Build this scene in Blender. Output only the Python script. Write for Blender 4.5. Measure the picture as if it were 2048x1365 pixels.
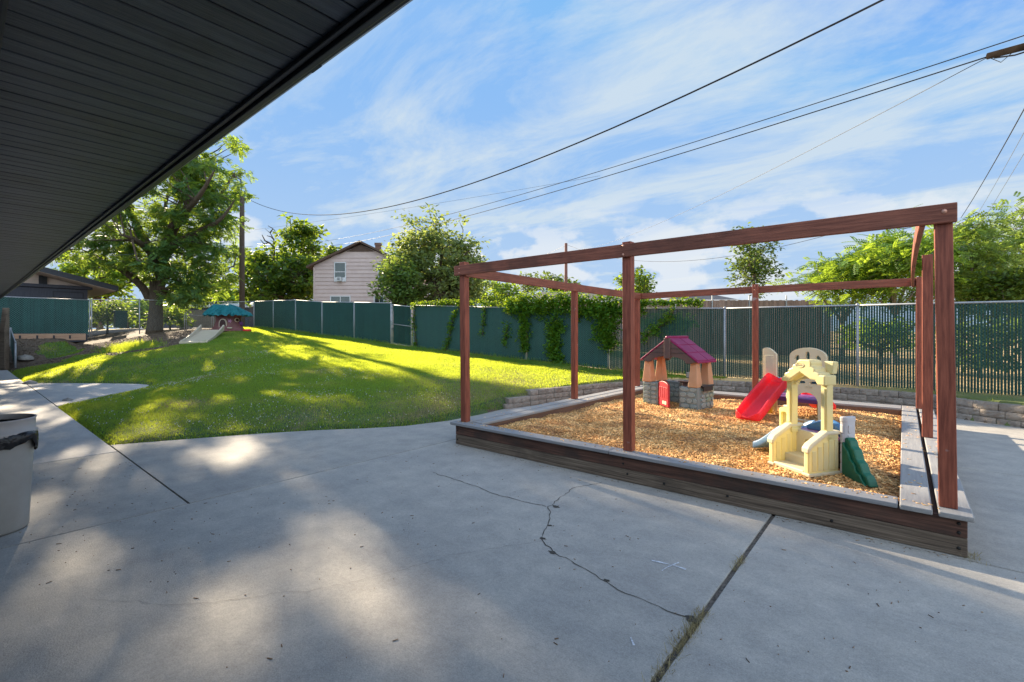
import bpy, math, random
import numpy as np
from mathutils import Vector, Matrix
for _o in list(bpy.data.objects): bpy.data.objects.remove(_o)
S = bpy.context.scene
C = S.collection
R = math.radians
rng = np.random.default_rng(7)
random.seed(7)
# ---------------------------------------------------------------- camera, sky, sun, exposure
H = 1.6; F = 934.0
YAW = R(40.0); CY, SY = math.cos(YAW), math.sin(YAW)
cd = bpy.data.cameras.new('camera'); cam = bpy.data.objects.new('camera', cd); C.objects.link(cam)
cam.location = (0, 0, H); cam.rotation_euler = (R(90), 0, YAW)
cd.sensor_width = 36; cd.lens = 36 * F / 2048; cd.shift_y = -18.5 / 2048
cd.clip_start = 0.05; cd.clip_end = 3000
S.camera = cam
SUN_EL = R(19.5); SUN_AZ = (-0.981, 0.195)
sd = Vector((SUN_AZ[0] * math.cos(SUN_EL), SUN_AZ[1] * math.cos(SUN_EL), math.sin(SUN_EL))).normalized()
sl = bpy.data.lights.new('sun', 'SUN'); sun = bpy.data.objects.new('sun', sl); C.objects.link(sun)
sl.energy = 5.0; sl.angle = R(0.55); sl.color = (1.0, 0.83, 0.60)
sun.rotation_euler = sd.to_track_quat('Z', 'Y').to_euler()
W = bpy.data.worlds.new('World'); S.world = W; W.use_nodes = True
S.view_settings.view_transform = 'Standard'; S.view_settings.look = 'None'
S.view_settings.exposure = 1.65; S.view_settings.gamma = 1
def make_world():
    nt = W.node_tree; N = nt.nodes; L = nt.links
    N.clear()
    out = N.new('ShaderNodeOutputWorld'); bg = N.new('ShaderNodeBackground')
    bg.inputs['Strength'].default_value = 0.084
    sky = N.new('ShaderNodeTexSky'); sky.sky_type = 'NISHITA'; sky.sun_disc = False
    sky.sun_elevation = SUN_EL; sky.sun_rotation = math.atan2(SUN_AZ[0], SUN_AZ[1])
    sky.air_density = 1.25; sky.dust_density = 0.2; sky.ozone_density = 4.5
    tc = N.new('ShaderNodeTexCoord'); sep = N.new('ShaderNodeSeparateXYZ')
    L.new(tc.outputs['Generated'], sep.inputs[0])
    def m(op, a, b=None, c=None):
        n = N.new('ShaderNodeMath'); n.operation = op
        for i, v in enumerate((a, b, c)):
            if v is None: continue
            if isinstance(v, (int, float)): n.inputs[i].default_value = v
            else: L.new(v, n.inputs[i])
        return n.outputs[0]
    def mr(v, a, b, c, d, t='SMOOTHSTEP'):
        n = N.new('ShaderNodeMapRange'); n.interpolation_type = t
        L.new(v, n.inputs[0])
        for i, x in enumerate((a, b, c, d)): n.inputs[i + 1].default_value = x
        return n.outputs[0]
    zc = m('MAXIMUM', sep.outputs[2], 0.0)
    den = m('ADD', zc, 0.12)
    # into a frame turned so that x runs along the cloud streaks
    px = m('DIVIDE', sep.outputs[0], den); py = m('DIVIDE', sep.outputs[1], den)
    cmb = N.new('ShaderNodeCombineXYZ'); L.new(px, cmb.inputs[0]); L.new(py, cmb.inputs[1])
    def noise(vec, rot, scl, loc, scale, detail, rough, dist):
        mp = N.new('ShaderNodeMapping'); L.new(vec, mp.inputs[0])
        mp.inputs['Rotation'].default_value = (0, 0, rot); mp.inputs['Scale'].default_value = scl
        mp.inputs['Location'].default_value = loc
        t = N.new('ShaderNodeTexNoise'); L.new(mp.outputs[0], t.inputs['Vector'])
        t.inputs['Scale'].default_value = scale; t.inputs['Detail'].default_value = detail
        t.inputs['Roughness'].default_value = rough; t.inputs['Distortion'].default_value = dist
        return t.outputs[0]
    n1 = noise(cmb.outputs[0], R(-25), (0.6, 1.3, 1), (2.3, 0.4, 0), 1.7, 10, 0.66, 0.5)
    n2 = noise(cmb.outputs[0], R(-15), (0.55, 1.2, 1), (7.1, 3.3, 0), 0.42, 4, 0.5, 0.1)
    cir = mr(m('ADD', m('MULTIPLY', n1, 0.75), m('MULTIPLY', n2, 0.42)), 0.465, 0.67, 0.0, 1.0, 'LINEAR')
    # heaped clouds low in the sky, in true direction space
    n3 = noise(tc.outputs['Generated'], 0, (1, 1, 1.7), (0.6, 0.15, 0.2), 6.5, 11, 0.55, 0.0)
    low = m('MULTIPLY', mr(sep.outputs[2], 0.0, 0.08, 0.0, 1.0), mr(sep.outputs[2], 0.16, 0.30, 1.0, 0.0))
    cum = m('MULTIPLY', mr(m('ADD', n3, m('MULTIPLY', low, 0.09)), 0.545, 0.63, 0.0, 1.0), low)
    hz = mr(sep.outputs[2], 0.0, 0.5, 0.58, 0.10)
    fac = m('MULTIPLY', cir, 0.85)
    fac = m('MAXIMUM', fac, hz)
    fac = m('MAXIMUM', fac, mr(m('ADD', m('MULTIPLY', sep.outputs[0], 0.80), m('MULTIPLY', sep.outputs[1], -0.60)), 0.0, 0.6, 0.0, 0.85))  # extra cloud cover behind the camera, added for the fill
    tint = N.new('ShaderNodeMix'); tint.data_type = 'RGBA'; tint.blend_type = 'MULTIPLY'; tint.inputs[0].default_value = 1.0
    L.new(sky.outputs[0], tint.inputs[6]); tint.inputs[7].default_value = (0.66, 0.92, 1.25, 1)
    cap = N.new('ShaderNodeVectorMath'); cap.operation = 'MINIMUM'; L.new(tint.outputs[2], cap.inputs[0]); cap.inputs[1].default_value = (0.85, 1.85, 3.5)
    mix = N.new('ShaderNodeMix'); mix.data_type = 'RGBA'
    L.new(fac, mix.inputs[0]); L.new(cap.outputs[0], mix.inputs[6]); mix.inputs[7].default_value = (2.55, 2.95, 3.25, 1)
    mx2 = N.new('ShaderNodeMix'); mx2.data_type = 'RGBA'; L.new(m('MULTIPLY', cum, 0.75), mx2.inputs[0]); L.new(mix.outputs[2], mx2.inputs[6]); mx2.inputs[7].default_value = (3.25, 3.38, 3.5, 1); mix = mx2
    # unseen cloud deck added behind the camera, brightened as fill for shaded surfaces
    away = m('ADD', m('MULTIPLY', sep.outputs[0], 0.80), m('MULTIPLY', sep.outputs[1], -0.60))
    fill_boost = mr(away, 0.0, 0.75, 1.0, 2.1)
    sc2 = N.new('ShaderNodeVectorMath'); sc2.operation = 'SCALE'; L.new(mix.outputs[2], sc2.inputs[0]); L.new(fill_boost, sc2.inputs['Scale'])
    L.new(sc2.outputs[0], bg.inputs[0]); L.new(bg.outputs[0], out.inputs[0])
make_world()

# ---------------------------------------------------------------- helpers
def w2(X, Y): return (CY * X + -SY * Y, SY * X + CY * Y)            # camera-aligned metres -> world plan
def at(px, Y, py=None):                                            # photo column at depth Y (and row -> height)
    X = (px - 1024) / F * Y; a, b = w2(X, Y)
    return (a, b) if py is None else (a, b, H + (664 - py) / F * Y)
def tag(o, label=None, cat=None, group=None, kind=None):
    if label: o['label'] = label
    if cat: o['category'] = cat
    if group: o['group'] = group
    if kind: o['kind'] = kind
    return o
def empty(name, loc, rz=0, label=None, cat=None, group=None):
    o = bpy.data.objects.new(name, None); C.objects.link(o); o.location = loc; o.rotation_euler = (0, 0, rz)
    o.empty_display_size = 0.1
    return tag(o, label, cat, group)
def copy_tree(o, parent=None):
    c = o.copy(); C.objects.link(c)
    if parent: c.parent = parent
    for ch in [x for x in o.children]: copy_tree(ch, c)
    return c
def link_mesh(name, V, Fs, mat, parent=None, smooth=False, bevel=0):
    me = bpy.data.meshes.new(name)
    me.from_pydata([tuple(v) for v in V], [], Fs); me.update()
    o = bpy.data.objects.new(name, me); C.objects.link(o)
    me.materials.append(mat)
    if parent: o.parent = parent
    if smooth: me.polygons.foreach_set('use_smooth', [True] * len(me.polygons))
    if bevel:
        md = o.modifiers.new('Bevel', 'BEVEL'); md.width = bevel; md.segments = 2; md.limit_method = 'ANGLE'; md.angle_limit = R(40)
    return o
def np_mesh(name, V, quads, mat, parent=None, smooth=False):
    """V (n,3), quads (m,k) as numpy"""
    me = bpy.data.meshes.new(name); n = len(V); m, k = quads.shape
    me.vertices.add(n); me.vertices.foreach_set('co', V.astype(np.float32).ravel())
    me.loops.add(m * k); me.loops.foreach_set('vertex_index', quads.astype(np.int32).ravel())
    me.polygons.add(m); me.polygons.foreach_set('loop_start', np.arange(0, m * k, k, dtype=np.int32))
    me.polygons.foreach_set('loop_total', np.full(m, k, dtype=np.int32))
    if smooth: me.polygons.foreach_set('use_smooth', np.ones(m, dtype=bool))
    me.update(calc_edges=True); me.validate()
    me.materials.append(mat)
    o = bpy.data.objects.new(name, me); C.objects.link(o)
    if parent: o.parent = parent
    return o
class MB:
    def __init__(s): s.v = []; s.f = []
    def add(s, V, Fs):
        k = len(s.v); s.v += [tuple(x) for x in V]; s.f += [tuple(i + k for i in f) for f in Fs]; return s
    def box(s, x0, x1, y0, y1, z0, z1, M=None):
        V = [Vector(p) for p in ((x0,y0,z0),(x1,y0,z0),(x1,y1,z0),(x0,y1,z0),(x0,y0,z1),(x1,y0,z1),(x1,y1,z1),(x0,y1,z1))]
        if M: V = [M @ p for p in V]
        return s.add(V, [(3,2,1,0),(4,5,6,7),(0,1,5,4),(1,2,6,5),(2,3,7,6),(3,0,4,7)])
    def bar(s, p, q, w, h, up=(0,0,1)):
        """rectangular bar from p to q, w sideways, h along up"""
        p = Vector(p); q = Vector(q); d = (q - p).normalized(); up = Vector(up)
        sd_ = d.cross(up).normalized(); u2 = sd_.cross(d).normalized()
        V = []
        for c in (p, q):
            for sx, sz in ((-1,-1),(1,-1),(1,1),(-1,1)): V.append(c + sd_ * (sx * w / 2) + u2 * (sz * h / 2))
        return s.add(V, [(0,1,2,3),(7,6,5,4),(0,4,5,1),(1,5,6,2),(2,6,7,3),(3,7,4,0)])
    def tube(s, pts, r, n=8, cap=True):
        pts = [Vector(p) for p in pts]
        rs = r if hasattr(r, '__len__') else [r] * len(pts)
        ref = Vector((0, 0, 1)); V = []; prev = None
        for i, p in enumerate(pts):
            d = (pts[min(i + 1, len(pts) - 1)] - pts[max(i - 1, 0)])
            d = d.normalized() if d.length > 1e-9 else Vector((0,0,1))
            if prev is None:
                a = d.cross(ref)
                if a.length < 0.1: a = d.cross(Vector((1, 0, 0)))
                a.normalize()
            else:
                a = (prev - d * prev.dot(d)); a.normalize()
            prev = a; b = d.cross(a)
            for k in range(n):
                t = 2 * math.pi * k / n; V.append(p + a * (math.cos(t) * rs[i]) + b * (math.sin(t) * rs[i]))
        Fs = []
        for i in range(len(pts) - 1):
            for k in range(n):
                Fs.append((i*n+k, i*n+(k+1)%n, (i+1)*n+(k+1)%n, (i+1)*n+k))
        if cap: Fs.append(tuple(range(n-1, -1, -1))); Fs.append(tuple((len(pts)-1)*n + k for k in range(n)))
        return s.add(V, Fs)
    def lathe(s, prof, n=32, cx=0, cy=0, a0=0, a1=2*math.pi):
        full = abs(a1 - a0 - 2*math.pi) < 1e-6; m = n if full else n + 1
        V = []
        for (r, z) in prof:
            for k in range(m):
                t = a0 + (a1 - a0) * k / n; V.append((cx + r*math.cos(t), cy + r*math.sin(t), z))
        Fs = []
        for i in range(len(prof) - 1):
            for k in range(n): k2 = (k + 1) % m; Fs.append((i*m+k, i*m+k2, (i+1)*m+k2, (i+1)*m+k))
        return s.add(V, Fs)
    def prism(s, poly, t0, t1, M):
        """2-D polygon (x,z) pushed along local y from t0 to t1, then M"""
        n = len(poly); V = [M @ Vector((x, t0, z)) for x, z in poly] + [M @ Vector((x, t1, z)) for x, z in poly]
        Fs = [tuple(range(n)), tuple(range(2*n-1, n-1, -1))] + [(i, n+i, n+(i+1)%n, (i+1)%n) for i in range(n)]
        return s.add(V, Fs)
    def plate(s, outer, holes, t0, t1, M):
        """flat plate with holes; same-count trick: triangulate with mathutils.geometry"""
        from mathutils.geometry import tessellate_polygon
        loops = [outer] + holes
        flat = [p for l in loops for p in l]; n = len(flat)
        tris = tessellate_polygon([[Vector((x, z, 0)) for x, z in l] for l in loops])
        V = [M @ Vector((x, t0, z)) for x, z in flat] + [M @ Vector((x, t1, z)) for x, z in flat]
        Fs = [tuple(t) for t in tris] + [tuple(n + i for i in reversed(t)) for t in tris]
        k = 0
        for l in loops:
            m = len(l)
            for i in range(m): Fs.append((k+i, k+(i+1)%m, n+k+(i+1)%m, n+k+i))
            k += m
        return s.add(V, Fs)
    def build(s, name, mat, parent=None, smooth=False, bevel=0, label=None):
        o = link_mesh(name, s.v, s.f, mat, parent, smooth, bevel)
        import bmesh
        bm = bmesh.new(); bm.from_mesh(o.data); bmesh.ops.recalc_face_normals(bm, faces=bm.faces); bm.to_mesh(o.data); bm.free()
        if smooth and not bevel:
            pass
        if label: o['label'] = label
        return o
I4 = Matrix.Identity(4)
def TM(x=0, y=0, z=0, rz=0, rx=0, ry=0):
    return Matrix.Translation((x, y, z)) @ Matrix.Rotation(rz, 4, 'Z') @ Matrix.Rotation(ry, 4, 'Y') @ Matrix.Rotation(rx, 4, 'X')
def arc(cx, cz, rx, rz, t0, t1, n): return [(cx + rx*math.cos(t0+(t1-t0)*i/n), cz + rz*math.sin(t0+(t1-t0)*i/n)) for i in range(n+1)]
def rrect(x0, x1, z0, z1, r, n=4):
    P = []
    for cx, cz, t in ((x1-r,z1-r,0),(x0+r,z1-r,90),(x0+r,z0+r,180),(x1-r,z0+r,270)): P += arc(cx, cz, r, r, R(t), R(t+90), n)
    return P
def catmull(P, n=8):
    P = [Vector(p) for p in P]; Q = [P[0]] + P + [P[-1]]; out = []
    for i in range(len(P) - 1):
        p0, p1, p2, p3 = Q[i:i+4]
        for k in range(n):
            t = k / n; out.append(0.5*((2*p1) + (p2-p0)*t + (2*p0-5*p1+4*p2-p3)*t*t + (3*p1-p0-3*p2+p3)*t**3))
    return out + [P[-1]]

# scatter copies of a small shape, all in one mesh
def scatter(name, proto, pf, pos, tx, ty, tz, mat, parent=None):
    n = len(pos); k = len(proto)
    V = pos[:, None, :] + proto[None, :, 0:1]*tx[:, None, :] + proto[None, :, 1:2]*ty[:, None, :] + proto[None, :, 2:3]*tz[:, None, :]
    Q = (np.arange(n)*k)[:, None, None] + pf[None]
    return np_mesh(name, V.reshape(-1, 3), Q.reshape(-1, pf.shape[1]), mat, parent)
def unit(v): return v / np.maximum(np.linalg.norm(v, axis=-1, keepdims=True), 1e-9)

# ---------------------------------------------------------------- materials
def srgb(r, g, b): 
    f = lambda c: (c/12.92 if c <= 0.04045 else ((c+0.055)/1.055)**2.4)
    return (f(r/255), f(g/255), f(b/255))
def mat(name, c1, c2=None, scale=6.0, rough=0.6, bump=0.0, bscale=None, stretch=(1,1,1), c3=None, s3=1.0, t3=(0.5,0.7),
        spec=0.5, metal=0.0, island=0.0, detail=6, bdist=0.01, transl=None, tfac=0.45, coat=0.0, c2range=(0.35,0.65), sss=0.0, speck=None):
    m = bpy.data.materials.new(name); m.use_nodes = True
    nt = m.node_tree; N = nt.nodes; L = nt.links; p = N['Principled BSDF']
    p.inputs['Roughness'].default_value = rough; p.inputs['Metallic'].default_value = metal
    p.inputs['Specular IOR Level'].default_value = spec; p.inputs['Coat Weight'].default_value = coat
    tc = N.new('ShaderNodeTexCoord'); mp = N.new('ShaderNodeMapping'); mp.inputs['Scale'].default_value = stretch
    L.new(tc.outputs['Object'], mp.inputs[0])
    def noise(sc, vec, det=detail):
        t = N.new('ShaderNodeTexNoise'); t.inputs['Scale'].default_value = sc; t.inputs['Detail'].default_value = det
        t.inputs['Roughness'].default_value = 0.6; L.new(vec, t.inputs['Vector']); return t.outputs[0]
    def mixc(f, a, b, bt='MIX'):
        n = N.new('ShaderNodeMix'); n.data_type = 'RGBA'; n.blend_type = bt
        if isinstance(f, float): n.inputs[0].default_value = f
        else: L.new(f, n.inputs[0])
        for i, v in ((6, a), (7, b)):
            if isinstance(v, tuple): n.inputs[i].default_value = (*v, 1)
            else: L.new(v, n.inputs[i])
        return n.outputs[2]
    def rmp(v, a, b, c=0.0, d=1.0):
        n = N.new('ShaderNodeMapRange'); L.new(v, n.inputs[0])
        for i, x in enumerate((a, b, c, d)): n.inputs[i+1].default_value = x
        return n.outputs[0]
    col = c1
    if c2 is not None: col = mixc(rmp(noise(scale, mp.outputs[0]), *c2range), c1, c2)
    if c3 is not None: col = mixc(rmp(noise(s3, tc.outputs['Object'], 4), *t3), col, c3)
    if speck:
        for sc_s, amp in speck:
            v0 = rmp(noise(sc_s, tc.outputs['Object'], 3), 0.3, 0.7, 1-amp, 1+amp)
            cs = N.new('ShaderNodeCombineColor'); [L.new(v0, cs.inputs[i]) for i in range(3)]
            col = mixc(1.0, col, cs.outputs[0], 'MULTIPLY')
    if island:
        g = N.new('ShaderNodeNewGeometry'); v = rmp(g.outputs['Random Per Island'], 0, 1, 1-island, 1+island)
        cm = N.new('ShaderNodeCombineColor'); [L.new(v, cm.inputs[i]) for i in range(3)]
        col = mixc(1.0, col if not isinstance(col, tuple) else col, cm.outputs[0], 'MULTIPLY')
    if isinstance(col, tuple): p.inputs['Base Color'].default_value = (*col, 1)
    else: L.new(col, p.inputs['Base Color'])
    if bump:
        b = N.new('ShaderNodeBump'); b.inputs['Strength'].default_value = bump; b.inputs['Distance'].default_value = bdist
        L.new(noise(bscale or scale, mp.outputs[0]), b.inputs['Height']); L.new(b.outputs[0], p.inputs['Normal'])
    if transl:
        out = N['Material Output']; tr = N.new('ShaderNodeBsdfTranslucent'); mx = N.new('ShaderNodeMixShader')
        if island:
            tcx = mixc(1.0, transl, cm.outputs[0], 'MULTIPLY'); L.new(tcx, tr.inputs[0])
        else: tr.inputs[0].default_value = (*transl, 1)
        mx.inputs[0].default_value = tfac
        L.new(p.outputs[0], mx.inputs[1]); L.new(tr.outputs[0], mx.inputs[2]); L.new(mx.outputs[0], out.inputs[0])
    return m
M = {}
M['concrete'] = mat('concrete', (0.365,0.345,0.315), (0.45,0.42,0.372), 3.5, 0.85, 0.6, 110, bdist=0.006, c3=(0.315,0.30,0.28), s3=0.9, t3=(0.48,0.78), island=0.07, detail=10, speck=((120,0.16),(38,0.10),(6,0.07)))
M['walk'] = mat('walk_concrete', (0.42,0.405,0.385), (0.50,0.48,0.45), 3.0, 0.85, 0.35, 80, bdist=0.004, c3=(0.35,0.34,0.325), s3=1.1, t3=(0.5,0.8), island=0.06, detail=10, stretch=(1,2.5,1), speck=((110,0.12),(30,0.08)))
M['soil'] = mat('soil', (0.075,0.055,0.038), (0.16,0.12,0.08), 25, 0.95, 0.8, 60, bdist=0.01, detail=8)
M['hair'] = mat('hairline', (0.17,0.165,0.16), (0.24,0.23,0.22), 40, 0.95)
M['joint'] = mat('joint_fill', (0.07,0.06,0.05), (0.20,0.17,0.14), 45, 0.95, 0.8, 60)
M['crack'] = mat('crack_dirt', (0.045,0.04,0.036), (0.10,0.085,0.065), 60, 0.95)
M['chalk'] = mat('chalk', (0.75,0.76,0.8), (0.42,0.43,0.45), 90, 0.95, c2range=(0.45,0.6))
M['turf'] = mat('turf', (0.045,0.095,0.03), (0.085,0.125,0.04), 5, 0.9, 0.6, 40, c3=(0.20,0.17,0.09), s3=0.8, t3=(0.50,0.66), bdist=0.02, detail=9)
M['mulch'] = mat('mulch_ground', (0.075,0.055,0.038), (0.15,0.11,0.078), 14, 0.95, 0.8, 30, bdist=0.02, detail=9)
M['far_ground'] = mat('dry_ground', (0.52,0.34,0.14), (0.66,0.48,0.24), 0.9, 0.95, 0.5, 20, c3=(0.14,0.17,0.05), s3=0.12, t3=(0.52,0.6), detail=8)
M['blade'] = mat('grass_blade', (0.022,0.115,0.042), (0.042,0.155,0.046), 1.3, 0.6, island=0.35, transl=(0.80,0.90,0.06), tfac=0.48, spec=0.25, c3=(0.22,0.22,0.09), s3=0.8, t3=(0.54,0.74))
M['dry_blade'] = mat('dry_blade', (0.46,0.38,0.22), (0.34,0.29,0.15), 9, 0.8, island=0.3, transl=(0.4,0.33,0.15), tfac=0.3)
M['clover'] = mat('clover_flower', (0.72,0.72,0.66), None, rough=0.8, island=0.15)
M['chip'] = mat('wood_chip', (0.66,0.35,0.12), (0.86,0.57,0.25), 3, 0.8, island=0.55, detail=2, c3=(0.36,0.18,0.075), s3=2.0, t3=(0.52,0.68))
M['chip_base'] = mat('chip_bed', (0.40,0.19,0.06), (0.68,0.40,0.15), 55, 0.9, 0.5, 45, bdist=0.02, detail=6)
M['stain_z'] = mat('red_stain_post', (0.17,0.042,0.024), (0.35,0.10,0.056), 6, 0.55, 0.5, 14, stretch=(8,8,0.6), c3=(0.36,0.27,0.25), s3=4.5, t3=(0.66,0.72), bdist=0.004, spec=0.4)
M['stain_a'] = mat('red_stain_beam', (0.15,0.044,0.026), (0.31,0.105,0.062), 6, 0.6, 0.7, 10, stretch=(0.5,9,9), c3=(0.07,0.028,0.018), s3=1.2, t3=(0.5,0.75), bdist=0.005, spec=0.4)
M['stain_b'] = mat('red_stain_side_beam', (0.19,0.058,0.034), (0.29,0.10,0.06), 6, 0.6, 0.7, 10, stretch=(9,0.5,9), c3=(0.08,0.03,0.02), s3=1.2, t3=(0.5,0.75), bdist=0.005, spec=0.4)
M['board_top'] = mat('upper_side_board', (0.05,0.022,0.015), (0.16,0.075,0.05), 5, 0.7, 0.8, 11, stretch=(0.45,8,11), c3=(0.042,0.034,0.028), s3=1.7, t3=(0.48,0.66), bdist=0.005)
M['board_low'] = mat('lower_side_board', (0.085,0.06,0.042), (0.27,0.205,0.15), 6, 0.8, 1.0, 12, stretch=(0.35,8,16), c3=(0.055,0.042,0.032), s3=1.5, t3=(0.5,0.75), bdist=0.006)
M['board_side'] = mat('side_board', (0.12,0.06,0.038), (0.20,0.11,0.07), 5, 0.8, 0.8, 11, stretch=(8,0.45,11), bdist=0.005)
M['bench_a'] = mat('grey_bench_plank', (0.235,0.235,0.245), (0.32,0.315,0.32), 5, 0.7, 0.6, 12, stretch=(0.5,9,9), island=0.1, c3=(0.30,0.26,0.23), s3=1.8, t3=(0.6,0.8), bdist=0.003)
M['bench_b'] = mat('grey_bench_plank_side', (0.28,0.275,0.275), (0.36,0.35,0.34), 5, 0.7, 0.6, 12, stretch=(9,0.5,9), island=0.1, c3=(0.34,0.29,0.25), s3=1.8, t3=(0.6,0.8), bdist=0.003)
M['copper'] = mat('bolt_head', (0.62,0.33,0.24), None, rough=0.4, metal=0.6)
M['darkbolt'] = mat('dark_bolt', (0.03,0.028,0.026), None, rough=0.6, metal=0.5)
M['galv'] = mat('galvanised_pipe', (0.33,0.35,0.38), (0.44,0.46,0.49), 12, 0.55, metal=0.35, spec=0.3)
M['wire'] = mat('mesh_wire', (0.16,0.20,0.21), None, rough=0.5, metal=0.5)
M['wire_g'] = mat('mesh_wire_green', (0.05,0.11,0.105), None, rough=0.6)
M['wire_m'] = mat('mesh_wire_dull', (0.09,0.21,0.205), None, rough=0.6)
M['slat'] = mat('green_slat', (0.005,0.050,0.040), (0.010,0.072,0.058), 2, 0.5, island=0.22, spec=0.35)
M['slat_l'] = mat('teal_slat', (0.005,0.046,0.040), (0.010,0.066,0.058), 1.2, 0.5, island=0.22, spec=0.3)
M['block'] = mat('concrete_block', (0.25,0.21,0.175), (0.36,0.31,0.26), 9, 0.95, 1.0, 22, island=0.14, bdist=0.015, detail=9, c3=(0.22,0.15,0.11), s3=3, t3=(0.55,0.75))
M['soffit'] = mat('dark_soffit_board', (0.026,0.035,0.048), (0.060,0.072,0.090), 4, 0.38, 0.6, 18, stretch=(8,0.6,1), island=0.32, bdist=0.003, c3=(0.011,0.013,0.015), s3=2.0, t3=(0.55,0.75), spec=0.45)
M['fascia'] = mat('black_gutter_paint', (0.010,0.011,0.013), (0.018,0.020,0.024), 8, 0.35, 0.2, 30, bdist=0.002)
M['bldwall'] = mat('dark_wall_paint', (0.022,0.024,0.03), (0.03,0.034,0.042), 3, 0.7)
M['bluewall'] = mat('dark_blue_siding', (0.050,0.055,0.075), (0.070,0.075,0.098), 3, 0.8, 0.4, 20, stretch=(6,6,0.5))
M['tanboard'] = mat('tan_soffit', (0.64,0.53,0.46), (0.72,0.60,0.53), 4, 0.7, 0.3, 12, stretch=(1,7,7))
M['shingle'] = mat('grey_shingle', (0.15,0.13,0.125), (0.21,0.185,0.175), 12, 0.9, 0.7, 30)
M['shingle_b'] = mat('blue_shingle', (0.055,0.085,0.14), (0.08,0.115,0.18), 12, 0.9, 0.7, 30)
M['siding'] = mat('pink_beige_siding', (0.62,0.48,0.45), (0.68,0.54,0.51), 2, 0.7, 0.2, 15, island=0.04)
M['white'] = mat('white_trim', (0.72,0.73,0.75), None, rough=0.5)
M['glass'] = mat('dark_glass', (0.035,0.06,0.06), (0.07,0.10,0.085), 1.2, 0.08, spec=0.8)
M['bbrick'] = mat('brick', (0.16,0.085,0.065), (0.24,0.14,0.11), 14, 0.9, 0.6, 25)
M['browngable'] = mat('brown_gable', (0.10,0.06,0.045), (0.13,0.08,0.06), 6, 0.8)
M['pole'] = mat('pole_wood', (0.085,0.06,0.047), (0.15,0.11,0.085), 8, 0.9, 0.8, 14, stretch=(6,6,0.4))
M['pole_r'] = mat('reddish_pole', (0.17,0.07,0.05), (0.22,0.10,0.07), 8, 0.9)
M['cable'] = mat('black_cable', (0.012,0.012,0.016), None, rough=0.5)
M['cable_g'] = mat('grey_cable', (0.15,0.17,0.2), None, rough=0.5)
M['woodf'] = mat('board_fence', (0.20,0.13,0.10), (0.30,0.21,0.17), 5, 0.9, 0.5, 12, stretch=(5,5,0.5), island=0.22)
M['newwood'] = mat('fresh_plank', (0.38,0.22,0.14), (0.50,0.32,0.21), 5, 0.8, 0.5, 12, stretch=(5,0.6,5))
M['arm'] = mat('dark_arm', (0.012,0.010,0.009), (0.022,0.018,0.016), 8, 0.9, spec=0.0)
M['bark'] = mat('tree_bark', (0.065,0.046,0.032), (0.13,0.10,0.07), 7, 0.95, 1.0, 9, stretch=(3,3,0.5), bdist=0.04)
M['bark_g'] = mat('grey_bark', (0.16,0.135,0.11), (0.25,0.21,0.18), 7, 0.95, 0.8, 9, stretch=(3,3,0.5), bdist=0.02)
def leafm(n, c, t, f=0.45, isl=0.4): return mat(n, c, tuple(x*1.35 for x in c), 0.7, 0.55, island=isl, transl=t, tfac=f, spec=0.35)
M['leaf_big'] = leafm('leaf_locust', (0.048,0.12,0.050), (0.36,0.50,0.04), 0.42)
M['leaf_dark'] = leafm('leaf_maple', (0.040,0.10,0.028), (0.34,0.46,0.03), 0.42)
M['leaf_silver'] = leafm('leaf_silver', (0.12,0.17,0.08), (0.42,0.50,0.10), 0.42)
M['leaf_lit'] = leafm('leaf_lit', (0.075,0.14,0.045), (0.34,0.46,0.06), 0.45)
M['leaf_yel'] = leafm('leaf_heaven', (0.07,0.155,0.028), (0.38,0.52,0.04), 0.46, 0.35)
M['leaf_birch'] = leafm('leaf_birch', (0.06,0.11,0.035), (0.22,0.30,0.05), 0.45)
M['leaf_con'] = leafm('leaf_conifer', (0.06,0.11,0.015), (0.22,0.28,0.02), 0.35)
M['leaf_vine'] = leafm('leaf_vine', (0.055,0.16,0.02), (0.38,0.50,0.02), 0.45, 0.35)
# toy plastics
def plast(n, c, c2=None, tr=None, rough=0.42): return mat(n, c, c2 or tuple(min(1,x*1.12+0.01) for x in c), 3.5, rough, 0.06, 60, transl=tr, tfac=0.25, spec=0.45, detail=5, bdist=0.003)
M['p_red'] = plast('red_plastic', (0.82,0.022,0.035), (0.86,0.04,0.06), (1.0,0.04,0.04))
M['p_cream'] = plast('cream_plastic', (0.76,0.70,0.50), (0.82,0.77,0.58), (0.75,0.6,0.3))
M['p_yellow'] = plast('pale_yellow_plastic', (0.80,0.72,0.34), (0.84,0.78,0.46), (0.9,0.74,0.2))
M['p_byellow'] = plast('yellow_plastic', (0.75,0.50,0.04), None, (0.8,0.5,0.03))
M['p_purple'] = plast('purple_plastic', (0.16,0.06,0.24))
M['p_pink'] = plast('faded_pink_plastic', (0.50,0.17,0.30), (0.42,0.24,0.42))
M['p_blue'] = plast('blue_plastic', (0.05,0.15,0.33), (0.09,0.24,0.46), rough=0.22)
M['p_lblue'] = plast('faded_blue_plastic', (0.12,0.24,0.42), (0.2,0.34,0.52))
M['p_green'] = plast('green_plastic', (0.008,0.115,0.065), (0.012,0.15,0.085))
M['p_grey'] = plast('pale_grey_plastic', (0.50,0.48,0.50), (0.58,0.56,0.57))
M['p_stone'] = mat('stone_plastic', (0.19,0.24,0.235), (0.24,0.29,0.28), 5, 0.6, 0.25, 9, c3=(0.16,0.25,0.15), s3=2.2, t3=(0.55,0.75), bdist=0.03)
M['p_stone2'] = mat('stone_face_plastic', (0.27,0.33,0.32), (0.33,0.385,0.365), 5, 0.6, 0.2, 9, c3=(0.22,0.34,0.20), s3=2.2, t3=(0.55,0.75))
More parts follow.
